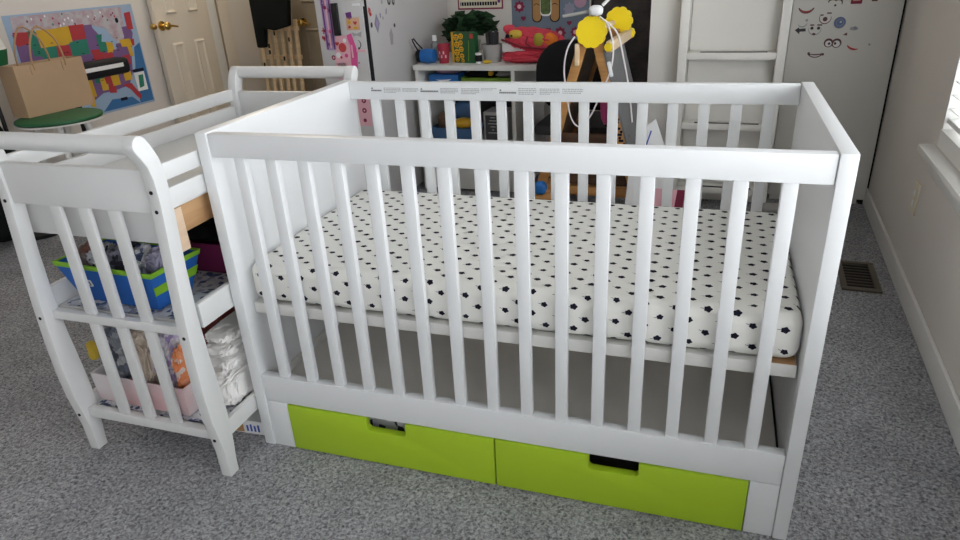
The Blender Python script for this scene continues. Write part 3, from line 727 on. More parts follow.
ls(-0.673, 0.995, ('purple', [(-0.018, 0.014), (0.014, 0.018), (0.016, -0.010), (0.002, -0.018), (-0.014, -0.008)]))
ls(-0.655, 0.958, ('peach', rrect(0.075, 0.058, 0.004)), ('redp', heart(0.011, 0.012, 0.004)), ('amber', circ(0.009, 12, -0.018, 0.008)), ('redp', circ(0.007, 10, -0.02, -0.014)), ('amber', rrect(0.02, 0.010, 0.002, cx=0.014, cy=-0.018)))
ls(-0.735, 0.832, ('palepink', [(-0.052, -0.075), (0.04, -0.085), (0.05, 0.03), (0.03, 0.075), (-0.03, 0.07)]), ('redp', circ(0.022, 16, 0.004, 0.016)), ('paper', circ(0.014, 14, -0.024, -0.02)), ('pink', circ(0.010, 12, 0.022, -0.022)), ('redp', circ(0.007, 10, -0.008, -0.03)), ('paper', circ(0.010, 12, 0.022, 0.05)), ('redp', heart(0.012, -0.022, 0.035)))
ls(-0.678, 0.83, ('pink', [(-0.016, -0.10), (0.020, -0.085), (0.030, 0.0), (0.006, 0.085), (-0.022, 0.075), (-0.012, 0.0)]), ('palepink', rrect(0.008, 0.06, 0.002)))
ls(-0.748, 0.768, ('charcoal', [(-0.028, 0.004), (0.026, 0.008), (0.020, -0.010), (-0.02, -0.012)]))
ls(-0.642, 0.908, ('sgrey', [(-0.026, 0.012), (0, 0.004), (0.03, 0.016), (0.024, -0.012), (0, -0.003), (-0.02, -0.008)]))
ls(-0.645, 0.862, ('charcoal', arcband(0.022, 0.005, -PI * 0.5, PI * 0.4)), ('charcoal', circ(0.006, 12, 0.008, -0.018)))
ls(-0.648, 0.775, ('maroon', circ(0.004, 10)))
ls(-0.735, 0.72, ('pink', rrect(0.09, 0.05, 0.008)), ('palepink', rrect(0.05, 0.02, 0.004)))
X('palepink').box(-0.065, -0.012, -0.006, 0.0, 0.828, 0.839).build('child_lock', cabl, bevel=0.001)
lss(1.905, 1.007, ('redp', [(-0.012, 0.022), (0.006, 0.014), (0.014, -0.016), (-0.004, -0.022), (-0.016, 0.0)]), ('peach', circ(0.004, 10)))
lss(1.963, 0.947, ('slatey', [(0, 0.048), (0.028, 0), (0, -0.044), (-0.028, 0)]), ('lilac', [(0, 0.024), (0.013, 0), (0, -0.022), (-0.013, 0)]))
lss(1.907, 0.946, ('charcoal', circ(0.010, 12, 0, 0, 0.013)))
lss(2.146, 0.922, ('charcoal', circ(0.010, 12, 0, 0, 0.010)))
lss(2.005, 0.982, ('slatey', rrect(0.012, 0.022, 0.003)))
lss(2.03, 0.968, ('slatey', rrect(0.008, 0.016, 0.003)))
lss(2.07, 0.996, ('slatey', [(-0.008, -0.016), (0.004, -0.01), (0.010, 0.016), (-0.002, 0.010)]))
lss(2.10, 0.877, ('sgrey', [(-0.016, -0.045), (0.012, -0.045), (0.020, 0.0), (0.006, 0.036), (-0.018, 0.012)]))
lss(2.034, 1.043, ('sgrey', circ(0.010, 12)))
lss(2.125, 1.043, ('charcoal', circ(0.017, 16, -0.014, 0, 0.02)), ('lightgrey', circ(0.009, 12, -0.014, 0)), ('charcoal', circ(0.014, 16, 0.03, -0.004, 0.02)), ('lightgrey', circ(0.007, 12, 0.03, -0.004)))

# =================================================================== DESK UNIT
DZ = 0.706
desk = rthing('desk', 'white desk with open shelf compartments against the back wall', 'desk', -0.210, 2.25)
x0, x1, xd = -0.334, 0.66, 0.221
X('deskw').box(x0 - 0.005, x1, -0.01, 0.60, DZ - 0.026, DZ).build('desktop', desk, bevel=0.002)
X('deskw').box(x0, x0 + 0.020, 0.0, 0.56, 0, DZ - 0.0265).build('side_panel', desk, bevel=0.002)
X('deskw').box(x1 - 0.02, x1, 0.39, 0.56, 0, DZ - 0.0265).build('leg', desk, bevel=0.002)
X('deskw').box(xd, xd + 0.022, 0.0, 0.56, 0, DZ - 0.0265).build('divider', desk, bevel=0.002)
X('deskw').box(x0 + 0.021, xd - 0.001, 0.01, 0.49, 0.579, 0.597).build('shelf', desk, bevel=0.002)
X('deskw').box(x0 + 0.021, xd - 0.001, 0.01, 0.49, 0.260, 0.280).build('shelf', desk, bevel=0.002)
X('charcoal').box(x0 + 0.021, xd - 0.001, 0.4905, 0.499, 0.02, DZ - 0.028).build('back_panel', desk)
X('deskw').box(x0 + 0.021, xd - 0.001, 0.012, 0.030, 0.012, 0.259).build('drawer_front', desk, bevel=0.002)
# contents
t = rthing('storage_box', 'small blue box with a white swoosh and pink cloth in the top compartment', 'box', -0.400, 2.365, 0.597 + 0.0015)
X('bluep').add(*(lambda: ([], []))()).box(-0.09, 0.09, -0.06, 0.06, 0.0005, 0.05).build('box_body', t, bevel=0.006)
X('paper').prism([(-0.045, 0.022), (-0.02, 0.014), (0.03, 0.016), (0.05, 0.026), (0.02, 0.024), (-0.02, 0.022)], (0, -0.061, 0), (1, 0, 0), (0, 0, 1), 0, 0.001).build('emblem_print', t)
tag(MB().m('mauve').blob(rm(-0.390, 2.370, 0.662), (0.07, 0.05, 0.014), 2, 0.2).build('folded_cloth', smooth=True), 'pink cloth folded on the small blue box', 'cloth')
t = rthing('tray', 'shallow lime green tray in the top compartment of the desk', 'tray', -0.145, 2.375, 0.597 + 0.0015)
tub(X('limep'), 0.28, 0.16, 0.29, 0.17, 0.036).build('tray_body', t, bevel=0.003)
tag(MB().m('garment').blob(rm(-0.175, 2.375, 0.646), (0.10, 0.06, 0.018), 8, 0.25).build('pouch', smooth=True), 'black pouch lying in the lime green tray', 'pouch')
tag(MB().m('amber').blob(rm(-0.125, 2.320, 0.655), (0.014, 0.014, 0.014), 3, 0.2, sub=2).build('small_toy', smooth=True), 'tiny yellow toy on the lime green tray', 'toy')
tag(MB().m('lightgrey').blob(rm(-0.060, 2.360, 0.647), (0.055, 0.03, 0.014), 5, 0.25).build('folded_cloth', smooth=True), 'grey cloth beside the black pouch in the lime green tray', 'cloth')
t = rthing('toy_bin', 'slate blue plastic bin of toys on the middle desk shelf', 'bin', -0.360, 2.375, 0.280 + 0.0015)
tub(X('bluebin'), 0.24, 0.16, 0.27, 0.18, 0.075).build('bin_body', t, bevel=0.003)
for k, c, s, lab in (('darkwood', (-0.415, 2.350, 0.385), (0.05, 0.05, 0.055), 'dark brown plush toy at the left of the slate blue bin'),
                     ('amber', (-0.310, 2.340, 0.377), (0.05, 0.04, 0.028), 'mustard toy at the front of the slate blue bin'),
                     ('bluebin', (-0.325, 2.410, 0.435), (0.075, 0.05, 0.05), 'blue bundle stacked at the back of the slate blue bin')):
    tag(MB().m(k).blob(rm(*c), s, len(lab) % 9, 0.2).build('plush_toy', smooth=True), lab, 'toy', 'toys in the slate blue bin')
t = rthing('organizer_box', 'light grey box with a dark printed front on the middle desk shelf', 'box', -0.110, 2.360, 0.280 + 0.0015)
X('lightgrey').box(-0.07, 0.07, -0.04, 0.11, 0.0005, 0.165).build('box_body', t, bevel=0.004)
X('charcoal').prism(rrect(0.118, 0.135, 0.004, cy=0.080), (0, -0.0402, 0), (1, 0, 0), (0, 0, 1), 0, 0.001).build('printed_front', t)
mb = X('lightgrey')
for k in range(6): mb.prism(rrect(rnd.uniform(0.070, -0.010), 0.004, 0.001, cx=-0.015, cy=0.05 + k * 0.017), (0, -0.0402, 0), (1, 0, 0), (0, 0, 1), 0.001, 0.0014)
mb.build('print_lines', t)
# on the desktop
t = rthing('speaker', 'blue round speaker with black carrying loop at the left end of the desk', 'speaker', -0.490, 2.310, DZ)
X('bluep').lathe([(0.02, -0.048), (0.036, -0.040), (0.040, 0), (0.036, 0.036), (0.02, 0.044)], (0.010, 0, 0.0405), 'x', 20).build('body', t, smooth=True)
X('black').lathe([(0.030, -0.010), (0.034, 0.0), (0.030, 0.010)], (-0.047, 0, 0.0405), 'x', 20).build('end_cap', t, smooth=True)
X('black').tube([(-0.045, 0, 0.06), (-0.058, -0.02, 0.095), (-0.068, -0.03, 0.130), (-0.060, -0.03, 0.135), (-0.045, -0.02, 0.11), (-0.025, 0, 0.078)], 0.004, 8).build('carrying_loop', t, smooth=True)
t = rthing('bottle', 'slim clear bottle with white cap behind the blue speaker', 'bottle', -0.492, 2.430, DZ)
X('glass').lathe([(0.021, 0.0005), (0.023, 0.01), (0.023, 0.085), (0.012, 0.105)], (0, 0, 0), 'z', 18).build('bottle_body', t, smooth=True)
X('paper').lathe([(0.013, 0.1055), (0.013, 0.135)], (0, 0, 0), 'z', 16).build('cap', t, smooth=False)
t = rthing('cup', 'dark red cup with pale pattern left of the yellow and green box', 'cup', -0.398, 2.330, DZ)
X('redcup').lathe([(0.026, 0.0005), (0.034, 0.098), (0.034, 0.10), (0.031, 0.10), (0.028, 0.09)], (0, 0, 0), 'z', 20).build('cup_body', t, smooth=True)
mb = X('palepink')
for k in range(5):
    a = -PI / 2 + (k - 2) * 0.38; r = 0.0305
    mb.box(-0.004, 0.004, -0.0008, 0.0008, 0.03 + 0.02 * (k % 2), 0.045 + 0.02 * (k % 2), Matrix.Translation((r * math.cos(a), r * math.sin(a), 0)) @ Matrix.Rotation(a + PI / 2, 4, 'Z'))
mb.build('cup_print', t)
t = rthing('game_box', 'upright yellow and dark green box with round yellow faces printed on it', 'box', -0.280, 2.345, DZ, math.radians(-12))
X('dgreen').box(-0.062, 0.072, -0.012, 0.03, 0.0005, 0.158).build('box_body', t, bevel=0.002)
X('amber').box(-0.076, -0.0625, -0.0125, 0.0305, 0.0005, 0.158).build('spine', t, bevel=0.002)
fr = MB()
for k, (cx, cy, r) in enumerate(((-0.043, 0.132, 0.017), (-0.012, 0.138, 0.015), (-0.040, 0.095, 0.017), (-0.014, 0.105, 0.013), (-0.042, 0.055, 0.018), (-0.012, 0.072, 0.015), (-0.040, 0.020, 0.014), (-0.010, 0.036, 0.014), (-0.005, 0.012, 0.010))):
    fr.m('amber').prism(circ(r, 18, cx, cy), (0, -0.0121, 0), (1, 0, 0), (0, 0, 1), 0, 0.0008)
    fr.m('ink').prism(circ(r * 0.22, 8, cx - r * 0.35, cy + r * 0.2), (0, -0.0129, 0), (1, 0, 0), (0, 0, 1), 0, 0.0004)
    fr.prism(circ(r * 0.22, 8, cx + r * 0.35, cy + r * 0.2), (0, -0.0129, 0), (1, 0, 0), (0, 0, 1), 0, 0.0004)
    fr.prism(arcband(r * 0.6, r * 0.2, PI * 1.15, PI * 1.85, 6, cx, cy), (0, -0.0129, 0), (1, 0, 0), (0, 0, 1), 0, 0.0004)
fr.m('redp').prism(rrect(0.022, 0.024, 0.002, cx=0.055, cy=0.140), (0, -0.0121, 0), (1, 0, 0), (0, 0, 1), 0, 0.0008)
fr.m('limep').prism([(0.028, 0.01), (0.034, 0.01), (0.040, 0.115), (0.036, 0.118)], (0, -0.0121, 0), (1, 0, 0), (0, 0, 1), 0, 0.0006)
fr.build('printed_faces', t)
t = rthing('potted_plant', 'leafy green potted plant behind the yellow and green box', 'plant', -0.338, 2.585, DZ)
X('lightgrey').lathe([(0.045, 0.0005), (0.055, 0.075), (0.06, 0.09), (0.052, 0.09), (0.05, 0.08)], (0, 0, 0), 'z', 20).build('pot', t, smooth=True)
mb = X('leafg'); R2 = random.Random(5)
for k in range(420):
    th, ph = R2.uniform(0.040, 1.920 * PI), R2.uniform(-0.460, 1.120)
    rr_ = R2.uniform(0.490, 0.920)
    c = Vector((0.15 * rr_ * math.cos(th) * math.cos(ph), 0.10 * rr_ * math.sin(th) * math.cos(ph), 0.165 + 0.075 * rr_ * math.sin(ph)))
    if th > 2.4 and th < 4.0 and R2.random() < 0.4: c.z -= 0.05
    T = Matrix.Translation(c) @ Matrix.Rotation(R2.uniform(0.040, 6.220), 4, 'Z') @ Matrix.Rotation(R2.uniform(-1.060, 1.020), 4, 'X') @ Matrix.Rotation(R2.uniform(-0.760, 0.720), 4, 'Y')
    s_ = R2.uniform(0.050, -0.061)
    mb.add([T @ Vector(p) for p in ((-s_ * 1.3, 0, 0), (0, -s_ * 0.75, 0.003), (s_ * 1.3, 0, 0), (0, s_ * 0.75, 0.003))], [(0, 1, 2, 3)])
mb.build('foliage', t)
mb = X('leafg')
for k in range(7):
    a = k * 0.9; mb.tube([(0, 0, 0.08), (0.03 * math.cos(a), 0.03 * math.sin(a), 0.13), (0.09 * math.cos(a), 0.06 * math.sin(a), 0.19)], 0.002, 5)
mb.build('stem', t)
t = rthing('pencil_cup', 'grey pencil cup full of dark pencils right of the yellow and green box', 'cup', -0.135, 2.390, DZ)
X('lightgrey').lathe([(0.046, 0.0005), (0.054, 0.060), (0.060, 0.092), (0.056, 0.092), (0.050, 0.08)], (0, 0, 0), 'z', 20).build('cup_body', t, smooth=True)
for k in range(20):
    a = k * 2.4; r = 0.010 + 0.030 * ((k * 7) % 13) / 13
    X('darkwood' if k % 4 == 0 else 'charcoal').tube([(r * math.cos(a), r * math.sin(a), 0.09), (r * 1.12 * math.cos(a), r * 1.12 * math.sin(a), 0.142 + 0.008 * (k % 3))], 0.0075, 6).build('pencil', t)
t = rthing('mug', 'small white and black mug before the grey pencil cup', 'mug', -0.188, 2.315, DZ)
X('paper').lathe([(0.016, 0.0005), (0.018, 0.055), (0.015, 0.055)], (0, 0, 0), 'z', 16).build('mug_body', t, smooth=True)
X('black').lathe([(0.0183, 0.012), (0.0188, 0.045)], (0, 0, 0), 'z', 16).build('dark_band', t, smooth=True)
tag(MB().m('yfab').blob(rm(-0.140, 2.310, DZ + 0.011), (0.024, 0.016, 0.0105), 3, 0.12, sub=2, flat=0.0105).build('toy_block', smooth=True), 'small pale yellow toy beside the white mug', 'toy')
# coral jacket/backpack heap
bp = rthing('backpack', 'coral red child backpack with yellow and orange patches lying on the desk', 'backpack', 0.085, 2.400, DZ)
mb = X('coral').blob((0.02, 0.0, 0.105), (0.165, 0.075, 0.062), 4, 0.14, T=Matrix.Rotation(math.radians(9), 3, 'Y'), sub=5, fold=0.22)
mb.build('bag_body', bp, smooth=True)
X('coral').blob((0.02, -0.03, 0.032), (0.175, 0.08, 0.032), 9, 0.16, flat=0.031, sub=5, fold=0.25).build('bag_strap', bp, smooth=True)
X('coral').blob((-0.12, -0.02, 0.170), (0.030, 0.03, 0.020), 2, 0.1, sub=2).build('top_loop', bp, smooth=True)
X('paper').box(-0.150, -0.02, -0.055, 0.02, 0.055, 0.098).build('white_lining', bp, bevel=0.006)
X('coral2').tube([(-0.152, -0.045, 0.115), (-0.11, -0.076, 0.110), (-0.03, -0.087, 0.085), (0.08, -0.087, 0.075), (0.16, -0.06, 0.075)], 0.0055, 8).tube([(0.0, -0.078, 0.135), (-0.008, -0.085, 0.10), (0.03, -0.088, 0.08)], 0.004, 8).build('piping', bp, smooth=True)
X('yfab').blob((-0.07, -0.062, 0.145), (0.036, 0.022, 0.022), 5, 0.12, sub=2).build('yellow_patch', bp, smooth=True)
X('ink').blob((-0.11, -0.072, 0.137), (0.012, 0.008, 0.010), 1, 0.1, sub=2).blob((-0.085, -0.084, 0.14), (0.006, 0.004, 0.005), 1, 0.0, sub=2).build('button', bp, smooth=True)
X('olive').blob((0.055, -0.060, 0.115), (0.028, 0.020, 0.036), 5, 0.12, sub=2).build('olive_patch', bp, smooth=True)
X('orange').blob((0.115, -0.048, 0.110), (0.040, 0.022, 0.038), 7, 0.12, sub=2, T=Matrix.Rotation(math.radians(30), 3, 'Y')).build('orange_patch', bp, smooth=True)
tag(X('charcoal').box(-0.05, 0.05, -0.014, 0.014, 0.0005, 0.012).build('phone_case', bevel=0.003, loc=rm(0.210, 2.295, DZ), rot=(0, 0, -TH)), 'flat black case at the front of the desk beside the coral backpack', 'case')

# ---------------------------------------------------------------- posters on the back wall
def poster(name, label, cat, a, z):
    return rthing(name, label, cat, a, B1 - 0.001, z)
P = ((1, 0, 0), (0, 0, 1))
t = poster('wall_chart', 'magenta-framed piano keys chart on the back wall above the desk', 'poster', -0.375, 1.10)
def pf(mb, k, pts, d): return mb.m(k).prism(pts, (0, 0, 0), P[0], P[1], d, d + 0.0015)
mb = MB(); pf(mb, 'maroon', rrect(0.29, 0.32, 0.004), 0); mb.build('frame', t)
mb = MB(); pf(mb, 'cream', rrect(0.272, 0.302, 0.003), 0.0015); mb.build('sheet', t)
mb = MB()
for k in range(4):
    z = -0.128 + k * 0.072
    pf(mb, 'ink', rrect(0.235, 0.020, 0.002, cy=z, cx=-0.01), 0.003); pf(mb, 'amber', rrect(0.24, 0.018, 0.002, cy=z + 0.034, cx=-0.008), 0.003)
    for q in range(14): pf(mb, 'cream', rrect(0.003, 0.020, 0.0005, cx=-0.12 + q * 0.0165, cy=z), 0.0046); 
pf(mb, 'purple', rrect(0.016, 0.05, 0.002, cx=0.120, cy=-0.10), 0.003)
mb.build('printed_keys', t)
t = poster('wall_poster', 'blue-grey poster of a tan teddy bear with red flowers and hearts', 'poster', 0.055, 0.965)
mb = MB(); pf(mb, 'poster_blue', rrect(0.465, 0.70, 0.003), 0)
for k, d, g in (('ink', 0.0016, 0.0), ('bear', 0.0032, 0.005)):
    for cx in (-0.077, 0.031):
        pf(mb, k, rrect(0.060 - 2 * g, 0.30 - 2 * g, 0.026, cx=cx, cy=0.046), d)
    pf(mb, k, rrect(0.168 - 2 * g, 0.22 - 2 * g, 0.03, cx=-0.023, cy=0.16), d)
pf(mb, 'paper', rrect(0.066, 0.16, 0.022, cx=-0.023, cy=0.010), 0.0048); pf(mb, 'bearg', rrect(0.060, 0.18, 0.020, cx=-0.023, cy=0.030), 0.0064)
for cx in (-0.077, 0.031):
    for q in range(2): pf(mb, 'ink', arcband(0.020, 0.004, PI * 0.1, PI * 0.9, 8, cx, -0.02 + q * 0.05), 0.0064)
for k, pts in (('maroon', flower(0.034, 8, -0.184, -0.015, 0.13)), ('maroon', flower(0.036, 8, 0.063, -0.164, 0.13)), ('slatey', flower(0.036, 8, 0.117, -0.034, 0.13)), ('maroon', flower(0.030, 8, 0.153, -0.160, 0.13)), ('maroon', flower(0.034, 8, -0.17, 0.18, 0.13)),
               ('maroon', heart(0.017, -0.161, -0.081)), ('maroon', heart(0.016, 0.117, -0.110)), ('maroon', heart(0.017, -0.009, -0.147)), ('maroon', heart(0.017, -0.10, -0.14)), ('mauve', circ(0.036, 16, 0.180, 0.007))):
    pf(mb, k, pts, 0.0016)
for cx, cy in ((-0.184, -0.015), (0.063, -0.164), (0.153, -0.160)): pf(mb, 'palepink', circ(0.012, 14, cx, cy), 0.0032)
mb.build('sheet', t)
t = poster('notice_board', 'dark brown-black letter board on the back wall behind the wooden easel', 'board', 0.480, 0.82)
mb = MB(); pf(mb, 'boardblack', rrect(0.355, 0.92, 0.004), 0); fb = X('black').box(-0.18, -0.165, -0.012, 0, -0.46, 0.46).box(0.165, 0.18, -0.012, 0, -0.46, 0.46).box(-0.165, 0.165, -0.012, 0, 0.445, 0.46).box(-0.165, 0.165, -0.012, 0, -0.46, -0.445)
fb.build('frame', t, bevel=0.002)
for k in range(26):
    z = 0.38 - k * 0.028
    xx = -0.14
    while xx < 0.12:
        w = rnd.uniform(0.012, 0.04); pf(mb, 'charcoal', rrect(w, 0.006, 0.001, cx=xx + w / 2, cy=z), 0.0016); xx += w + 0.008
mb.build('board', t)

# =================================================================== CHAIR
t = rthing('desk_chair', 'black swivel chair with rounded backrest at the desk', 'chair', 0.368, 2.315, 0, 0)
X('black').prism(rrect(0.365, 0.34, 0.15, 8, cy=0.675), (0, -0.20, 0), (1, 0, 0), (0, 0, 1), -0.045, 0).build('backrest', t, bevel=0.012)
X('charcoal').box(-0.20, 0.20, -0.19, 0.20, 0.375, 0.43).build('seat', t, bevel=0.02)
X('dkmetal').box(-0.03, 0.03, -0.198, -0.17, 0.36, 0.56).build('back_bracket', t)
X('dkmetal').lathe([(0.03, 0.06), (0.025, 0.20), (0.018, 0.21), (0.018, 0.375)], (0, 0, 0), 'z', 16).build('gas_column', t, smooth=True)
for k in range(5):
    a = k * 2 * PI / 5 + 2.9; c, s_ = math.cos(a), math.sin(a)
    lg = X('black').tube([(0.02 * c, 0.02 * s_, 0.09), (0.24 * c, 0.24 * s_, 0.065)], [0.02, 0.013], 8).build('leg', t, smooth=True)
    X('black').lathe([(0.015, -0.012), (0.026, -0.010), (0.026, 0.010), (0.015, 0.012)], (0.24 * c, 0.24 * s_, 0.0265), 'y', 14).build('caster', lg, smooth=True)

# =================================================================== EASEL
ez = rthing('easel', 'wooden children easel with grey chalkboard and yellow scalloped knobs', 'easel', 0.555, 1.85)
def legp(a_t, a_b, y0, y1, name='leg'):
    w = 0.042
    return X('pine').prism([(a_b - w / 2, 0.0), (a_b + w / 2, 0.0), (a_t + w / 2, 0.90), (a_t - w / 2, 0.90)], (0, y1, 0), (1, 0, 0), (0, 0, 1), 0, y1 - y0).build(name, ez, bevel=0.003)
for y0 in (-0.21, 0.19):
    legp(-0.022, -0.29, y0, y0 + 0.022); legp(0.030, 0.285, y0, y0 + 0.022)
# boards between the legs, lying in the slope of each side
def slope(a_t, a_b, z):
    return a_b + (a_t - a_b) * z / 0.90
mb = X('chalk'); z0, z1 = 0.36, 0.86
mb.prism([(slope(0.046, 0.301, z0), z0), (slope(0.046, 0.301, z0) + 0.008, z0), (slope(0.046, 0.301, z1) + 0.008, z1), (slope(0.046, 0.301, z1), z1)], (0, 0.212, 0), (1, 0, 0), (0, 0, 1), 0, 0.424)
mb.build('chalkboard', ez)
mb = X('darkwood')  # dark wood tone includes the shadow on the back of this board
mb.prism([(slope(-0.022, -0.29, z0) - 0.004, z0), (slope(-0.022, -0.29, z0) + 0.004, z0), (slope(-0.022, -0.29, z1) + 0.004, z1), (slope(-0.022, -0.29, z1) - 0.004, z1)], (0, 0.188, 0), (1, 0, 0), (0, 0, 1), 0, 0.376)
mb.build('whiteboard_back', ez)
X('pine').box(-0.235, 0.235, -0.205, -0.193, 0.235, 0.275).box(-0.235, 0.235, 0.193, 0.205, 0.235, 0.275).box(-0.22, 0.22, -0.193, 0.193, 0.240, 0.250).build('tray', ez, bevel=0.002)
X('darkwood').box(-0.17, 0.17, -0.15, -0.14, 0.27, 0.50).build('inner_panel', ez)
# paper roll axle with its two scalloped knobs
X('lightwood').tube([(0.012, -0.20, 0.925), (0.020, 0.20, 0.925)], 0.012, 12).build('roll_axle', ez, smooth=True)
for yy, n_ in ((-0.236, 0), (0.212, 1)):
    X('yellow').prism(scallop(0.062, 10, 0.014 + 0.030 * n_, 0.930), (0, yy + 0.026, 0), (1, 0, 0), (0, 0, 1), 0, 0.026).build('knob', ez)
pb = X('lightwood').box(0.072, 0.096, -0.215, 0.275, 0.850, 0.892).build('paper_bar', ez, bevel=0.003)
for yy in (-0.236, 0.275):
    X('yellow').prism(flower(0.017 if yy < 0 else 0.026, 8, 0.084, 0.872, 0.05), (0, yy + 0.02, 0), (1, 0, 0), (0, 0, 1), 0, 0.02).build('bar_cap', pb, bevel=0.002)
X('lightwood').box(-0.052, -0.036, -0.235, -0.212, 0.80, 0.885).build('side_peg', ez, bevel=0.002)
mb = X('ink')
for k in range(9):
    z = 0.62 - k * 0.026; a = slope(0.030, 0.285, z)
    mb.prism(rrect(0.020, 0.010, 0.003), (a, -0.2101, z), (1, 0, 0), (0, 0, 1), 0, 0.0006)
    mb.prism(circ(0.006, 10), (a + 0.006 * (-1) ** k, -0.2101, z + 0.012), (1, 0, 0), (0, 0, 1), 0, 0.0006)
mb.build('dark_scribble', ez)
# cord draped over the easel
cd = rthing('cord', 'white cord with a white fan-shaped plug draped over the easel', 'cord', 0.555, 1.85, 0)
def sm(pts, n=6):
    pts = [Vector(p) for p in pts]; out = []
    for i in range(len(pts) - 1):
        p0, p1, p2, p3 = pts[max(i - 1, 0)], pts[i], pts[i + 1], pts[min(i + 2, len(pts) - 1)]
        for k in range(n):
            t = k / n
            out.append(0.5 * ((2 * p1) + (p2 - p0) * t + (2 * p0 - 5 * p1 + 4 * p2 - p3) * t * t + (-p0 + 3 * p1 - 3 * p2 + p3) * t ** 3))
    return out + [pts[-1]]
X('cordw').tube(sm([(-0.050, -0.245, 0.915), (-0.078, -0.25, 0.87), (-0.092, -0.25, 0.80), (-0.086, -0.25, 0.72), (-0.065, -0.25, 0.60), (-0.03, -0.25, 0.555), (0.02, -0.25, 0.60), (0.065, -0.25, 0.70), (0.098, -0.25, 0.78), (0.108, -0.25, 0.87), (0.085, -0.25, 0.955), (0.05, -0.25, 0.99)]), 0.0034, 8).build('looped_cable', cd, smooth=True)
X('cordw').tube(sm([(0.05, -0.25, 0.99), (0.12, -0.25, 0.93), (0.15, -0.25, 0.83), (0.175, -0.25, 0.72), (0.195, -0.25, 0.58)]), 0.0034, 8).build('hanging_cable', cd, smooth=True)
X('paper').blob((0.035, -0.25, 1.012), (0.028, 0.02, 0.020), 2, 0.05, sub=3).build('plug', cd, smooth=True)
X('paper').box(-0.007, 0.007, -0.006, 0.006, -0.030, 0.030, Matrix.Translation((0.098, -0.25, 0.79)) @ Matrix.Rotation(math.radians(-14), 4, 'Y')).build('switch', cd, bevel=0.004)
X('lightgrey').tube([(-0.10, -0.24, 0.992), (0.005, -0.245, 1.008)], 0.006, 8).build('arm', cd, smooth=True)
X('paper').tube([(0.06, -0.245, 1.030), (0.12, -0.24, 1.085)], 0.006, 8).build('arm', cd, smooth=True)
# small items by the easel
t = rthing('toy_umbrella', 'closed magenta toy umbrella hanging inside the easel', 'umbrella', 0.608, 1.76, 0.50)
X('pink').lathe([(0.006, 0.03), (0.020, 0.06), (0.026, 0.15), (0.012, 0.17)], (0, 0, 0), 'z', 14).build('canopy', t, smooth=True)
X('black').tube([(0, 0, 0.17), (0, 0, 0.19), (0.012, 0, 0.20)], 0.005, 8).tube([(0, 0, 0.03), (0.03, 0, 0.0)], 0.005, 8).build('shaft', t, smooth=True)
t = rthing('pennant', 'white paper pennant with a blue stripe propped against the easel', 'pennant', 0.83, 1.55)
T = Matrix.Rotation(math.radians(-8), 4, 'X')
pts = [(-0.105, 0.0), (0.095, 0.0), (0.088, 0.41), (0.060, 0.475), (0.012, 0.595), (-0.022, 0.565), (-0.085, 0.36)]
mb = X('paper').prism(pts, (0, 0, 0.002), (1, 0, 0), (0, 0.12, 0.99), 0, 0.002); mb.build('sheet', t)
X('blueink').prism([(-0.062, 0.34), (-0.057, 0.34), (0.000, 0.545), (-0.005, 0.55)], (0, 0, 0.002), (1, 0, 0), (0, 0.12, 0.99), 0.002, 0.0028).build('stripe', t)
t = rthing('greeting_card', 'pale pink folded card standing behind the crib slats', 'card', 0.905, 1.50)
X('palepink').prism([(-0.055, 0), (0.02, 0), (0.052, 0.33), (-0.05, 0.33)], (0, 0, 0.001), (1, 0, 0), (0, 0.05, 1), 0, 0.003).build('front', t)
X('maroon').prism([(0.02, 0), (0.052, 0), (0.085, 0.33), (0.052, 0.33)], (0, 0, 0.001), (1, 0, 0), (0, 0.05, 1), 0, 0.003).build('back', t)
for lab, k, a, b, z, s in (('crimson soft toy on the carpet left of the pink card', 'coral', 0.77, 1.44, 0.10, (0.05, 0.05, 0.10)),
                        ('crimson soft toy on the carpet under the easel tray', 'coral', 0.655, 1.58, 0.10, (0.035, 0.04, 0.10)),
                        ('round blue ball on the low wooden toy bench', 'bluep', 0.385, 1.49, 0.3095, (0.029, 0.029, 0.029)),
                        ('yellow soft block on the carpet before the easel', 'yellow', 0.43, 1.40, 0.028, (0.03, 0.028, 0.028))):
    rz_ = MB().m(k).blob(rm(a, b, z), s, len(lab) % 5, 0.05, flat=s[2] * 0.99).build('soft_toy' if 'toy' in lab else 'ball' if 'ball' in lab else 'toy_block', smooth=True)
    tag(rz_, lab, 'toy')
t = rthing('toy_bench', 'low brown wooden toy bench behind the crib slats left of the easel', 'bench', 0.40, 1.50)
X('pine').box(-0.09, 0.09, -0.06, 0.06, 0.255, 0.280).build('top', t, bevel=0.003)
for sx in (-0.075, 0.075):
    X('pine').box(sx - 0.012, sx + 0.012, -0.055, 0.055, 0.0, 0.2545).build('leg', t, bevel=0.002)
# =================================================================== LEFT SIDE: MAP, DOORS, BAG, STOOL
mp = rthing('wall_map', 'colourful map of the United States on the left wall', 'map', A0 + 0.001, 1.87, 0.762)
MU, MV = (0, 1, 0), (0, 0, 1)      # facing +a
def mpf(mb, k, pts, d): return mb.m(k).prism([((p[0] - 0.5) * 0.855, (p[1] - 0.5) * 0.60) for p in pts], (0, 0, 0), MU, MV, d, d + 0.0008)
mb = MB(); mpf(mb, 'map_sea', [(0, 0), (1, 0), (1, 1), (0, 1)], 0)
mpf(mb, 'map_grey', [(0.04, 0.84), (0.62, 0.84), (0.72, 0.80), (0.80, 0.62), (0.88, 0.72), (0.90, 0.98), (0.05, 0.985)], 0.001)
mpf(mb, 'map_deep', [(0.86, 0.02), (0.99, 0.02), (0.99, 0.62), (0.93, 0.58), (0.90, 0.40), (0.87, 0.30)], 0.001)
mpf(mb, 'map_deep', [(0.52, 0.02), (0.86, 0.02), (0.80, 0.10), (0.62, 0.12)], 0.001)
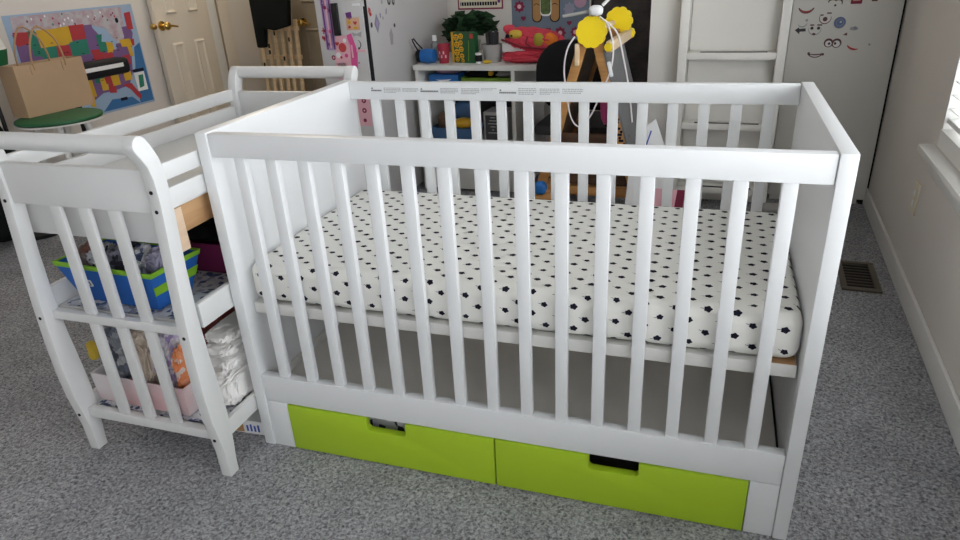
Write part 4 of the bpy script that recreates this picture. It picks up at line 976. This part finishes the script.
ST_ = [('r', 0.03, 0.14, 0.70, 0.80), ('p', 0.03, 0.13, 0.58, 0.70), ('r', 0.05, 0.10, 0.36, 0.58), ('p', 0.10, 0.17, 0.46, 0.60), ('g', 0.13, 0.19, 0.60, 0.80),
       ('y', 0.19, 0.34, 0.66, 0.80), ('g', 0.19, 0.30, 0.53, 0.66), ('y', 0.12, 0.19, 0.36, 0.46), ('p', 0.17, 0.24, 0.46, 0.53), ('r', 0.24, 0.36, 0.44, 0.53), ('r', 0.30, 0.40, 0.53, 0.66),
       ('y', 0.19, 0.28, 0.28, 0.44), ('g', 0.28, 0.36, 0.26, 0.44), ('y', 0.34, 0.44, 0.66, 0.80), ('r', 0.44, 0.55, 0.68, 0.80), ('g', 0.40, 0.54, 0.56, 0.68), ('p', 0.42, 0.56, 0.46, 0.56), ('y', 0.36, 0.52, 0.36, 0.46),
       ('p', 0.55, 0.62, 0.66, 0.80), ('g', 0.62, 0.69, 0.56, 0.70), ('r', 0.56, 0.65, 0.46, 0.58), ('y', 0.69, 0.75, 0.54, 0.68), ('r', 0.65, 0.73, 0.42, 0.54), ('p', 0.73, 0.80, 0.45, 0.56),
       ('g', 0.52, 0.60, 0.30, 0.42), ('y', 0.56, 0.62, 0.24, 0.34), ('r', 0.60, 0.66, 0.28, 0.42), ('y', 0.66, 0.72, 0.26, 0.40), ('p', 0.72, 0.78, 0.27, 0.42), ('y', 0.78, 0.84, 0.28, 0.42),
       ('p', 0.78, 0.85, 0.54, 0.64), ('y', 0.82, 0.91, 0.60, 0.68), ('r', 0.80, 0.87, 0.42, 0.52), ('p', 0.86, 0.92, 0.68, 0.80), ('r', 0.91, 0.965, 0.76, 0.92), ('y', 0.87, 0.91, 0.50, 0.60), ('r', 0.90, 0.94, 0.60, 0.66),
       ('y', 0.38, 0.50, 0.20, 0.36), ('r', 0.62, 0.68, 0.20, 0.28)]
ST_ = [(k, u0, u1, 0.855 - (0.80 - v0) * 1.12 if u1 < 0.85 else v0, 0.855 - (0.80 - v1) * 1.12 if u1 < 0.85 else v1) for k, u0, u1, v0, v1 in ST_]
mpf(mb, 'map_p', [(0.03, 0.84), (0.60, 0.85), (0.68, 0.70), (0.76, 0.58), (0.86, 0.68), (0.93, 0.82), (0.95, 0.72), (0.89, 0.52), (0.86, 0.34), (0.80, 0.22), (0.66, 0.20), (0.56, 0.20), (0.46, 0.14), (0.36, 0.22), (0.20, 0.28), (0.11, 0.36), (0.05, 0.52)], 0.0016)
for k, u0, u1, v0, v1 in ST_:
    j = lambda: R2.uniform(-0.008, 0.008)
    mpf(mb, 'map_' + k, [(u0 + j(), v0 + j()), (u1 + j(), v0 + j()), (u1 + j(), v1 + j()), (u0 + j(), v1 + j())], 0.002 + 0.0002 * (ST_.index((k, u0, u1, v0, v1)) % 4))
mpf(mb, 'map_r', [(0.74, 0.24), (0.82, 0.24), (0.885, 0.10), (0.875, 0.05), (0.84, 0.10), (0.80, 0.18)], 0.002)
mpf(mb, 'map_y', [(0.40, 0.20), (0.48, 0.20), (0.47, 0.08), (0.44, 0.10)], 0.002)
mpf(mb, 'map_sea', [(0.66, 0.68), (0.74, 0.66), (0.80, 0.64), (0.74, 0.74), (0.68, 0.76)], 0.0032)
mpf(mb, 'ink', [(0.86, 0.335), (0.965, 0.335), (0.965, 0.365), (0.86, 0.365)], 0.0035); mpf(mb, 'paper', [(0.865, 0.14), (0.96, 0.14), (0.96, 0.33), (0.865, 0.33)], 0.0035)
mpf(mb, 'map_g', [(0.885, 0.17), (0.93, 0.18), (0.945, 0.30), (0.90, 0.30)], 0.0045)
mpf(mb, 'paper', [(0.60, 0.06), (0.74, 0.06), (0.74, 0.16), (0.60, 0.16)], 0.0035) if False else None
mpf(mb, 'ink', [(0.69, 0.085), (0.75, 0.085), (0.75, 0.115), (0.69, 0.115)], 0.0035)
mpf(mb, 'ink', circ(0.014, 12, 0.835, 0.86, 0.026), 0.0035)
for k in range(26):
    u, v = R2.uniform(0.06, 0.88), R2.uniform(0.87, 0.97); mpf(mb, R2.choice(['maroon', 'map_g', 'paper', 'map_r', 'paper']), circ(0.006, 8, u, v, 0.011), 0.0036)
for k in range(40):
    u, v = R2.uniform(0.08, 0.84), R2.uniform(0.3, 0.76); mpf(mb, 'ink', [(u, v), (u + 0.016, v), (u + 0.016, v + 0.006), (u, v + 0.006)], 0.0036)
mb.build('sheet', mp)

# six-panel door in the left wall
def door(name, a, b, rz, w, h, mk, hinge_side, knob_y, kx=0.0):
    root = bpy.data.objects.new(name, None); COL.objects.link(root); root['kind'] = 'structure'
    root.location = rm(a, b, 0); root.rotation_euler = (0, 0, -TH + rz)
    lf = X(mk).box(0, w, 0, 0.035, 0.008, h)
    o = lf.build('door_leaf', root, bevel=0.003); o['kind'] = 'structure'
    pw = (w - 0.30) / 2
    for cx in (0.10 + pw / 2, w - 0.10 - pw / 2):
        for z0, z1 in ((0.20, 0.80), (0.98, 1.62), (1.72, 1.94)):
            zc, hh = (z0 + z1) / 2, z1 - z0
            out = rrect(pw, hh, 0.004, 1, cx, zc); inn = rrect(pw - 0.05, hh - 0.05, 0.004, 1, cx, zc)
            fr_ = X(mk); n = len(out)
            A_ = [Vector((p[0], -0.001, p[1])) for p in out]; C_ = [Vector((p[0], 0.0, p[1])) for p in out]
            mid = rrect(pw - 0.022, hh - 0.022, 0.004, 1, cx, zc); B_ = [Vector((p[0], -0.009, p[1])) for p in mid]; D_ = [Vector((p[0], -0.002, p[1])) for p in inn]
            fr_.add(C_ + B_ + D_, [(k, (k + 1) % n, n + (k + 1) % n, n + k) for k in range(n)] + [(n + k, n + (k + 1) % n, 2 * n + (k + 1) % n, 2 * n + k) for k in range(n)] + [tuple(2 * n + k for k in range(n))])
            fr_.build('door_panel', o)
    kb = X('brass').lathe([(0.030, 0.0), (0.030, -0.008), (0.012, -0.012), (0.011, -0.034), (0.024, -0.040), (0.027, -0.052), (0.022, -0.062), (0.008, -0.066)], (0.040 + kx, -0.0005, knob_y), 'y', 18).build('door_knob', root, smooth=True)
    X('brass').tube([(0.042 + kx, -0.05, knob_y), (0.085 + kx, -0.052, knob_y - 0.004), (0.13 + kx, -0.050, knob_y - 0.012)], [0.009, 0.008, 0.006], 8).build('lever', kb, smooth=True)
    X('brass').lathe([(0.018, 0.0), (0.020, -0.02), (0.012, -0.03)], (-0.018 + kx * 1.3, 0.02 if kx == 0 else -0.0005, knob_y), 'y', 14).build('latch_knob', kb, smooth=True)
    return root
door('door_1', A0 + 0.05, 2.415, PI / 2, 0.50, 2.03, 'doorw', 'r', 0.915)
struct(X('trim').box(A0, A0 + 0.03, 2.925, 3.02, 0, 2.1), 'trim_2', bevel=0.004)
struct(X('doorw').box(A0, A0 + 0.02, 3.06, 3.17, 0, 2.1), 'trim_3', bevel=0.004)
struct(X('doord').box(A0, A0 + 0.012, 3.02, 3.06, 0, 2.1), 'trim_4')
door('door_2', -2.105, AL - 0.05, 0, 0.76, 2.03, 'doord', 'l', 0.845, 0.06)
struct(X('hallwall').box(-2.19, -2.11, AL - 0.03, AL, 0, 2.1), 'trim_5', bevel=0.004)
struct(X('darkwood').box(A0 + 0.02, A0 + 0.034, 3.032, 3.07, 0.47, 0.56), 'trim_6', bevel=0.003)

# wooden gate panels leaning in the alcove with a black garment over them
gt = rthing('wooden_gate', 'pale wooden slatted gate leaning in the alcove under the black garment', 'gate', -2.145, 3.20)
for k in range(6):
    x = -0.150 + 0.062 * k
    X('lightwood').box(x - 0.013, x + 0.013, -0.010 + 0.004 * (k % 2), 0.008 + 0.004 * (k % 2), 0.0, 0.86 + 0.02 * ((k * 5) % 3), Matrix.Rotation(math.radians(-4), 4, 'X')).build('slat', gt, bevel=0.002)
for z in (0.22, 0.60, 0.80):
    X('lightwood').box(-0.175, 0.175, 0.014, 0.024, z, z + 0.03, Matrix.Rotation(math.radians(-4), 4, 'X')).build('rail', gt, bevel=0.002)
for k in range(8):
    X('dkmetal').box(-0.156 + 0.062 * (k % 5), -0.144 + 0.062 * (k % 5), -0.014, -0.0085, 0.50 + 0.045 * ((k * 3) % 7), 0.53 + 0.045 * ((k * 3) % 7), Matrix.Rotation(math.radians(-4), 4, 'X')).build('hinge', gt)
t = rthing('black_garment', 'black garment hanging over the wooden gate in the alcove', 'clothing', -2.105, 3.14)
pts = [(-0.165, 0.69), (-0.10, 0.69), (-0.075, 0.825), (0.0, 0.81), (0.09, 0.83), (0.135, 0.84), (0.18, 1.15), (0.12, 1.35), (-0.10, 1.35), (-0.175, 1.15)]
X('garment').prism(pts, (0, 0.03, 0), (1, 0, 0), (0, 0.03, 1), 0, 0.05).build('cloth', t, bevel=0.012)
X('dkmetal').tube(sm([(-0.10, 0.05, 1.33), (0, 0.05, 1.40), (0.10, 0.05, 1.33)]), 0.004, 6).tube([(0, 0.05, 1.40), (0, 0.06, 1.50), (0.0, 0.30, 1.50)], 0.004, 6).build('hanger', t)

# paper bag on a green stool
stl = rthing('stool', 'round stool with a dark green top and white rim by the left wall', 'stool', -2.045, 1.245)
X('gtop').lathe([(0.0, 0.585), (0.192, 0.585), (0.198, 0.592), (0.196, 0.600), (0.18, 0.605), (0.0, 0.606)], (0, 0, 0), 'z', 40).build('seat_cushion', stl, smooth=True)
X('trim').lathe([(0.185, 0.574), (0.201, 0.577), (0.201, 0.5845), (0.185, 0.5848)], (0, 0, 0), 'z', 40).build('seat_rim', stl, smooth=True)
for k in range(4):
    a = PI / 4 + k * PI / 2
    X('trim').tube([(0.11 * math.cos(a), 0.11 * math.sin(a), 0.565), (0.17 * math.cos(a), 0.17 * math.sin(a), 0.0)], 0.016, 10).build('leg', stl, smooth=True)
bag = rthing('paper_bag', 'brown kraft paper bag with twisted handles on the green stool', 'bag', -2.18, 1.340, 0.6065, math.radians(88))
bw, bd_, bh = 0.375, 0.115, 0.245
mb = X('kraft'); th2 = 0.0015
o_ = [(-bw / 2, -bd_ / 2), (bw / 2, -bd_ / 2), (bw / 2, bd_ / 2), (-bw / 2, bd_ / 2)]
vs = [Vector((x, y, 0.0005)) for x, y in o_] + [Vector((x, y, bh)) for x, y in o_] + [Vector((x * 0.985, y * 0.965, bh)) for x, y in o_] + [Vector((x * 0.985, y * 0.965, 0.004)) for x, y in o_]
fs = [(3, 2, 1, 0), (12, 13, 14, 15)]
for a in (0, 4, 8):
    for k in range(4): fs.append((a + k, a + (k + 1) % 4, a + 4 + (k + 1) % 4, a + 4 + k))
mb.add(vs, fs); mb.build('bag_body', bag)
for yy in (-bd_ / 2 - 0.003, bd_ / 2 - 0.007):
    h_ = X('kraftd').tube(sm([(-0.085, yy, bh - 0.03), (-0.085, yy, bh + 0.03), (-0.060, yy, bh + 0.11), (-0.01, yy, bh + 0.165), (0.060, yy, bh + 0.11), (0.085, yy, bh + 0.03), (0.085, yy, bh - 0.03)]), 0.0045, 8).build('handle', bag, smooth=True)
    for sx in (-0.085, 0.085): X('kraft').box(sx - 0.02, sx + 0.02, yy - 0.001, yy + 0.002, bh - 0.05, bh - 0.008).build('handle_patch', h_)
# toy keyboard on a stand between stool and wall
t = rthing('toy_keyboard', 'black electronic keyboard with white keys in front of the wall map', 'keyboard', -2.325, 1.73, 0)
X('black').box(-0.055, 0.055, -0.28, 0.240, 0.700, 0.790).build('body', t, bevel=0.03, seg=4)
kx = X('paper').box(0.0555, 0.0580, -0.25, 0.185, 0.742, 0.764).build('key_bed', t)
X('black').tube([(0, -0.14, 0.705), (0, -0.14, 0.03)], 0.018, 10).build('stand_column', t, smooth=True)
X('black').box(-0.16, 0.16, -0.26, -0.02, 0.001, 0.03).build('stand_foot', t, bevel=0.006)
# dark bag and green-and-white cushion at the very left
t = rthing('backpack', 'black backpack on the carpet left of the green stool', 'backpack', -2.33, 0.95)
X('garment').blob((0, 0, 0.38), (0.16, 0.15, 0.375), 3, 0.08, flat=0.375).build('bag_body', t, smooth=True)
X('black').tube(sm([(-0.04, -0.02, 0.73), (0.0, -0.02, 0.79), (0.04, -0.02, 0.73)]), 0.008, 8).build('top_loop', t, smooth=True)
t = rthing('floor_lamp', 'floor lamp with a white shade and dark green collar at the far left', 'lamp', -2.265, 1.11)
X('gtop').lathe([(0.10, 0.86), (0.115, 0.93)], (0, 0, 0), 'z', 28).build('collar', t, smooth=True)
X('trim').lathe([(0.112, 0.931), (0.08, 1.09)], (0, 0, 0), 'z', 28).build('lamp_shade', t, smooth=True)
X('dkmetal').tube([(0, 0, 0.02), (0, 0, 0.86)], 0.010, 10).build('pole', t, smooth=True)
X('dkmetal').lathe([(0.11, 0.001), (0.11, 0.018), (0.02, 0.022)], (0, 0, 0), 'z', 28).build('base', t, smooth=True)

# =================================================================== LIGHT
w = bpy.data.worlds.new('daylight'); scn.world = w; w.use_nodes = True
bg = w.node_tree.nodes['Background']
bg.inputs['Color'].default_value = (0.925, 0.96, 1.0, 1); bg.inputs['Strength'].default_value = 7.3
def portal(name, a, b, z, sx, sz, facing):
    l = bpy.data.lights.new(name, 'AREA'); l.shape = 'RECTANGLE'; l.size = sx; l.size_y = sz
    l.cycles.is_portal = True
    o = bpy.data.objects.new(name, l); COL.objects.link(o); o.location = rm(a, b, z)
    d = Vector((-CT, ST, 0)) if facing == 'a' else Vector((ST, CT, 0))
    o.rotation_euler = d.to_track_quat('-Z', 'Z').to_euler()
    return o
portal('window_daylight', A1 + 0.13, (V0 + V1) / 2, 1.025, V1 - V0, 1.45, 'a')
portal('window_daylight', A1 + 0.13, (WB0 + WB1) / 2, (WZ0 + WZ1) / 2, WB1 - WB0, WZ1 - WZ0, 'a')

hl = bpy.data.lights.new('alcove_fill', 'POINT'); hl.energy = 22; hl.color = (1.0, 0.90, 0.76); hl.shadow_soft_size = 0.09  # added warm fill without a visible fixture, brightens the alcove and the gate
ho = bpy.data.objects.new('alcove_fill', hl); COL.objects.link(ho); ho.location = rm(-1.95, 2.75, 2.32)

# =================================================================== CAMERA
cam = bpy.data.cameras.new('camera'); co = bpy.data.objects.new('camera', cam); COL.objects.link(co)
R = ((0.95214379, 0.30209768, -0.04646709), (0.08891505, -0.41921529, -0.90352236), (-0.29243172, 0.85615158, -0.42601427))
mw = Matrix(((R[0][0], -R[1][0], -R[2][0], 1.1205), (R[0][1], -R[1][1], -R[2][1], -1.2553), (R[0][2], -R[1][2], -R[2][2], 1.2181), (0, 0, 0, 1)))
co.matrix_world = mw
cam.sensor_width = 36; cam.lens = 674.914 / 960 * 36
cam.shift_x = -7.578 / 960; cam.shift_y = 6.0785 / 960
cam.clip_start = 0.05
scn.camera = co
scn.view_settings.view_transform = 'Standard'
scn.view_settings.look = 'None'
scn.view_settings.gamma = 1.0
scn.view_settings.use_curve_mapping = False
scn.view_settings.exposure = 0.0
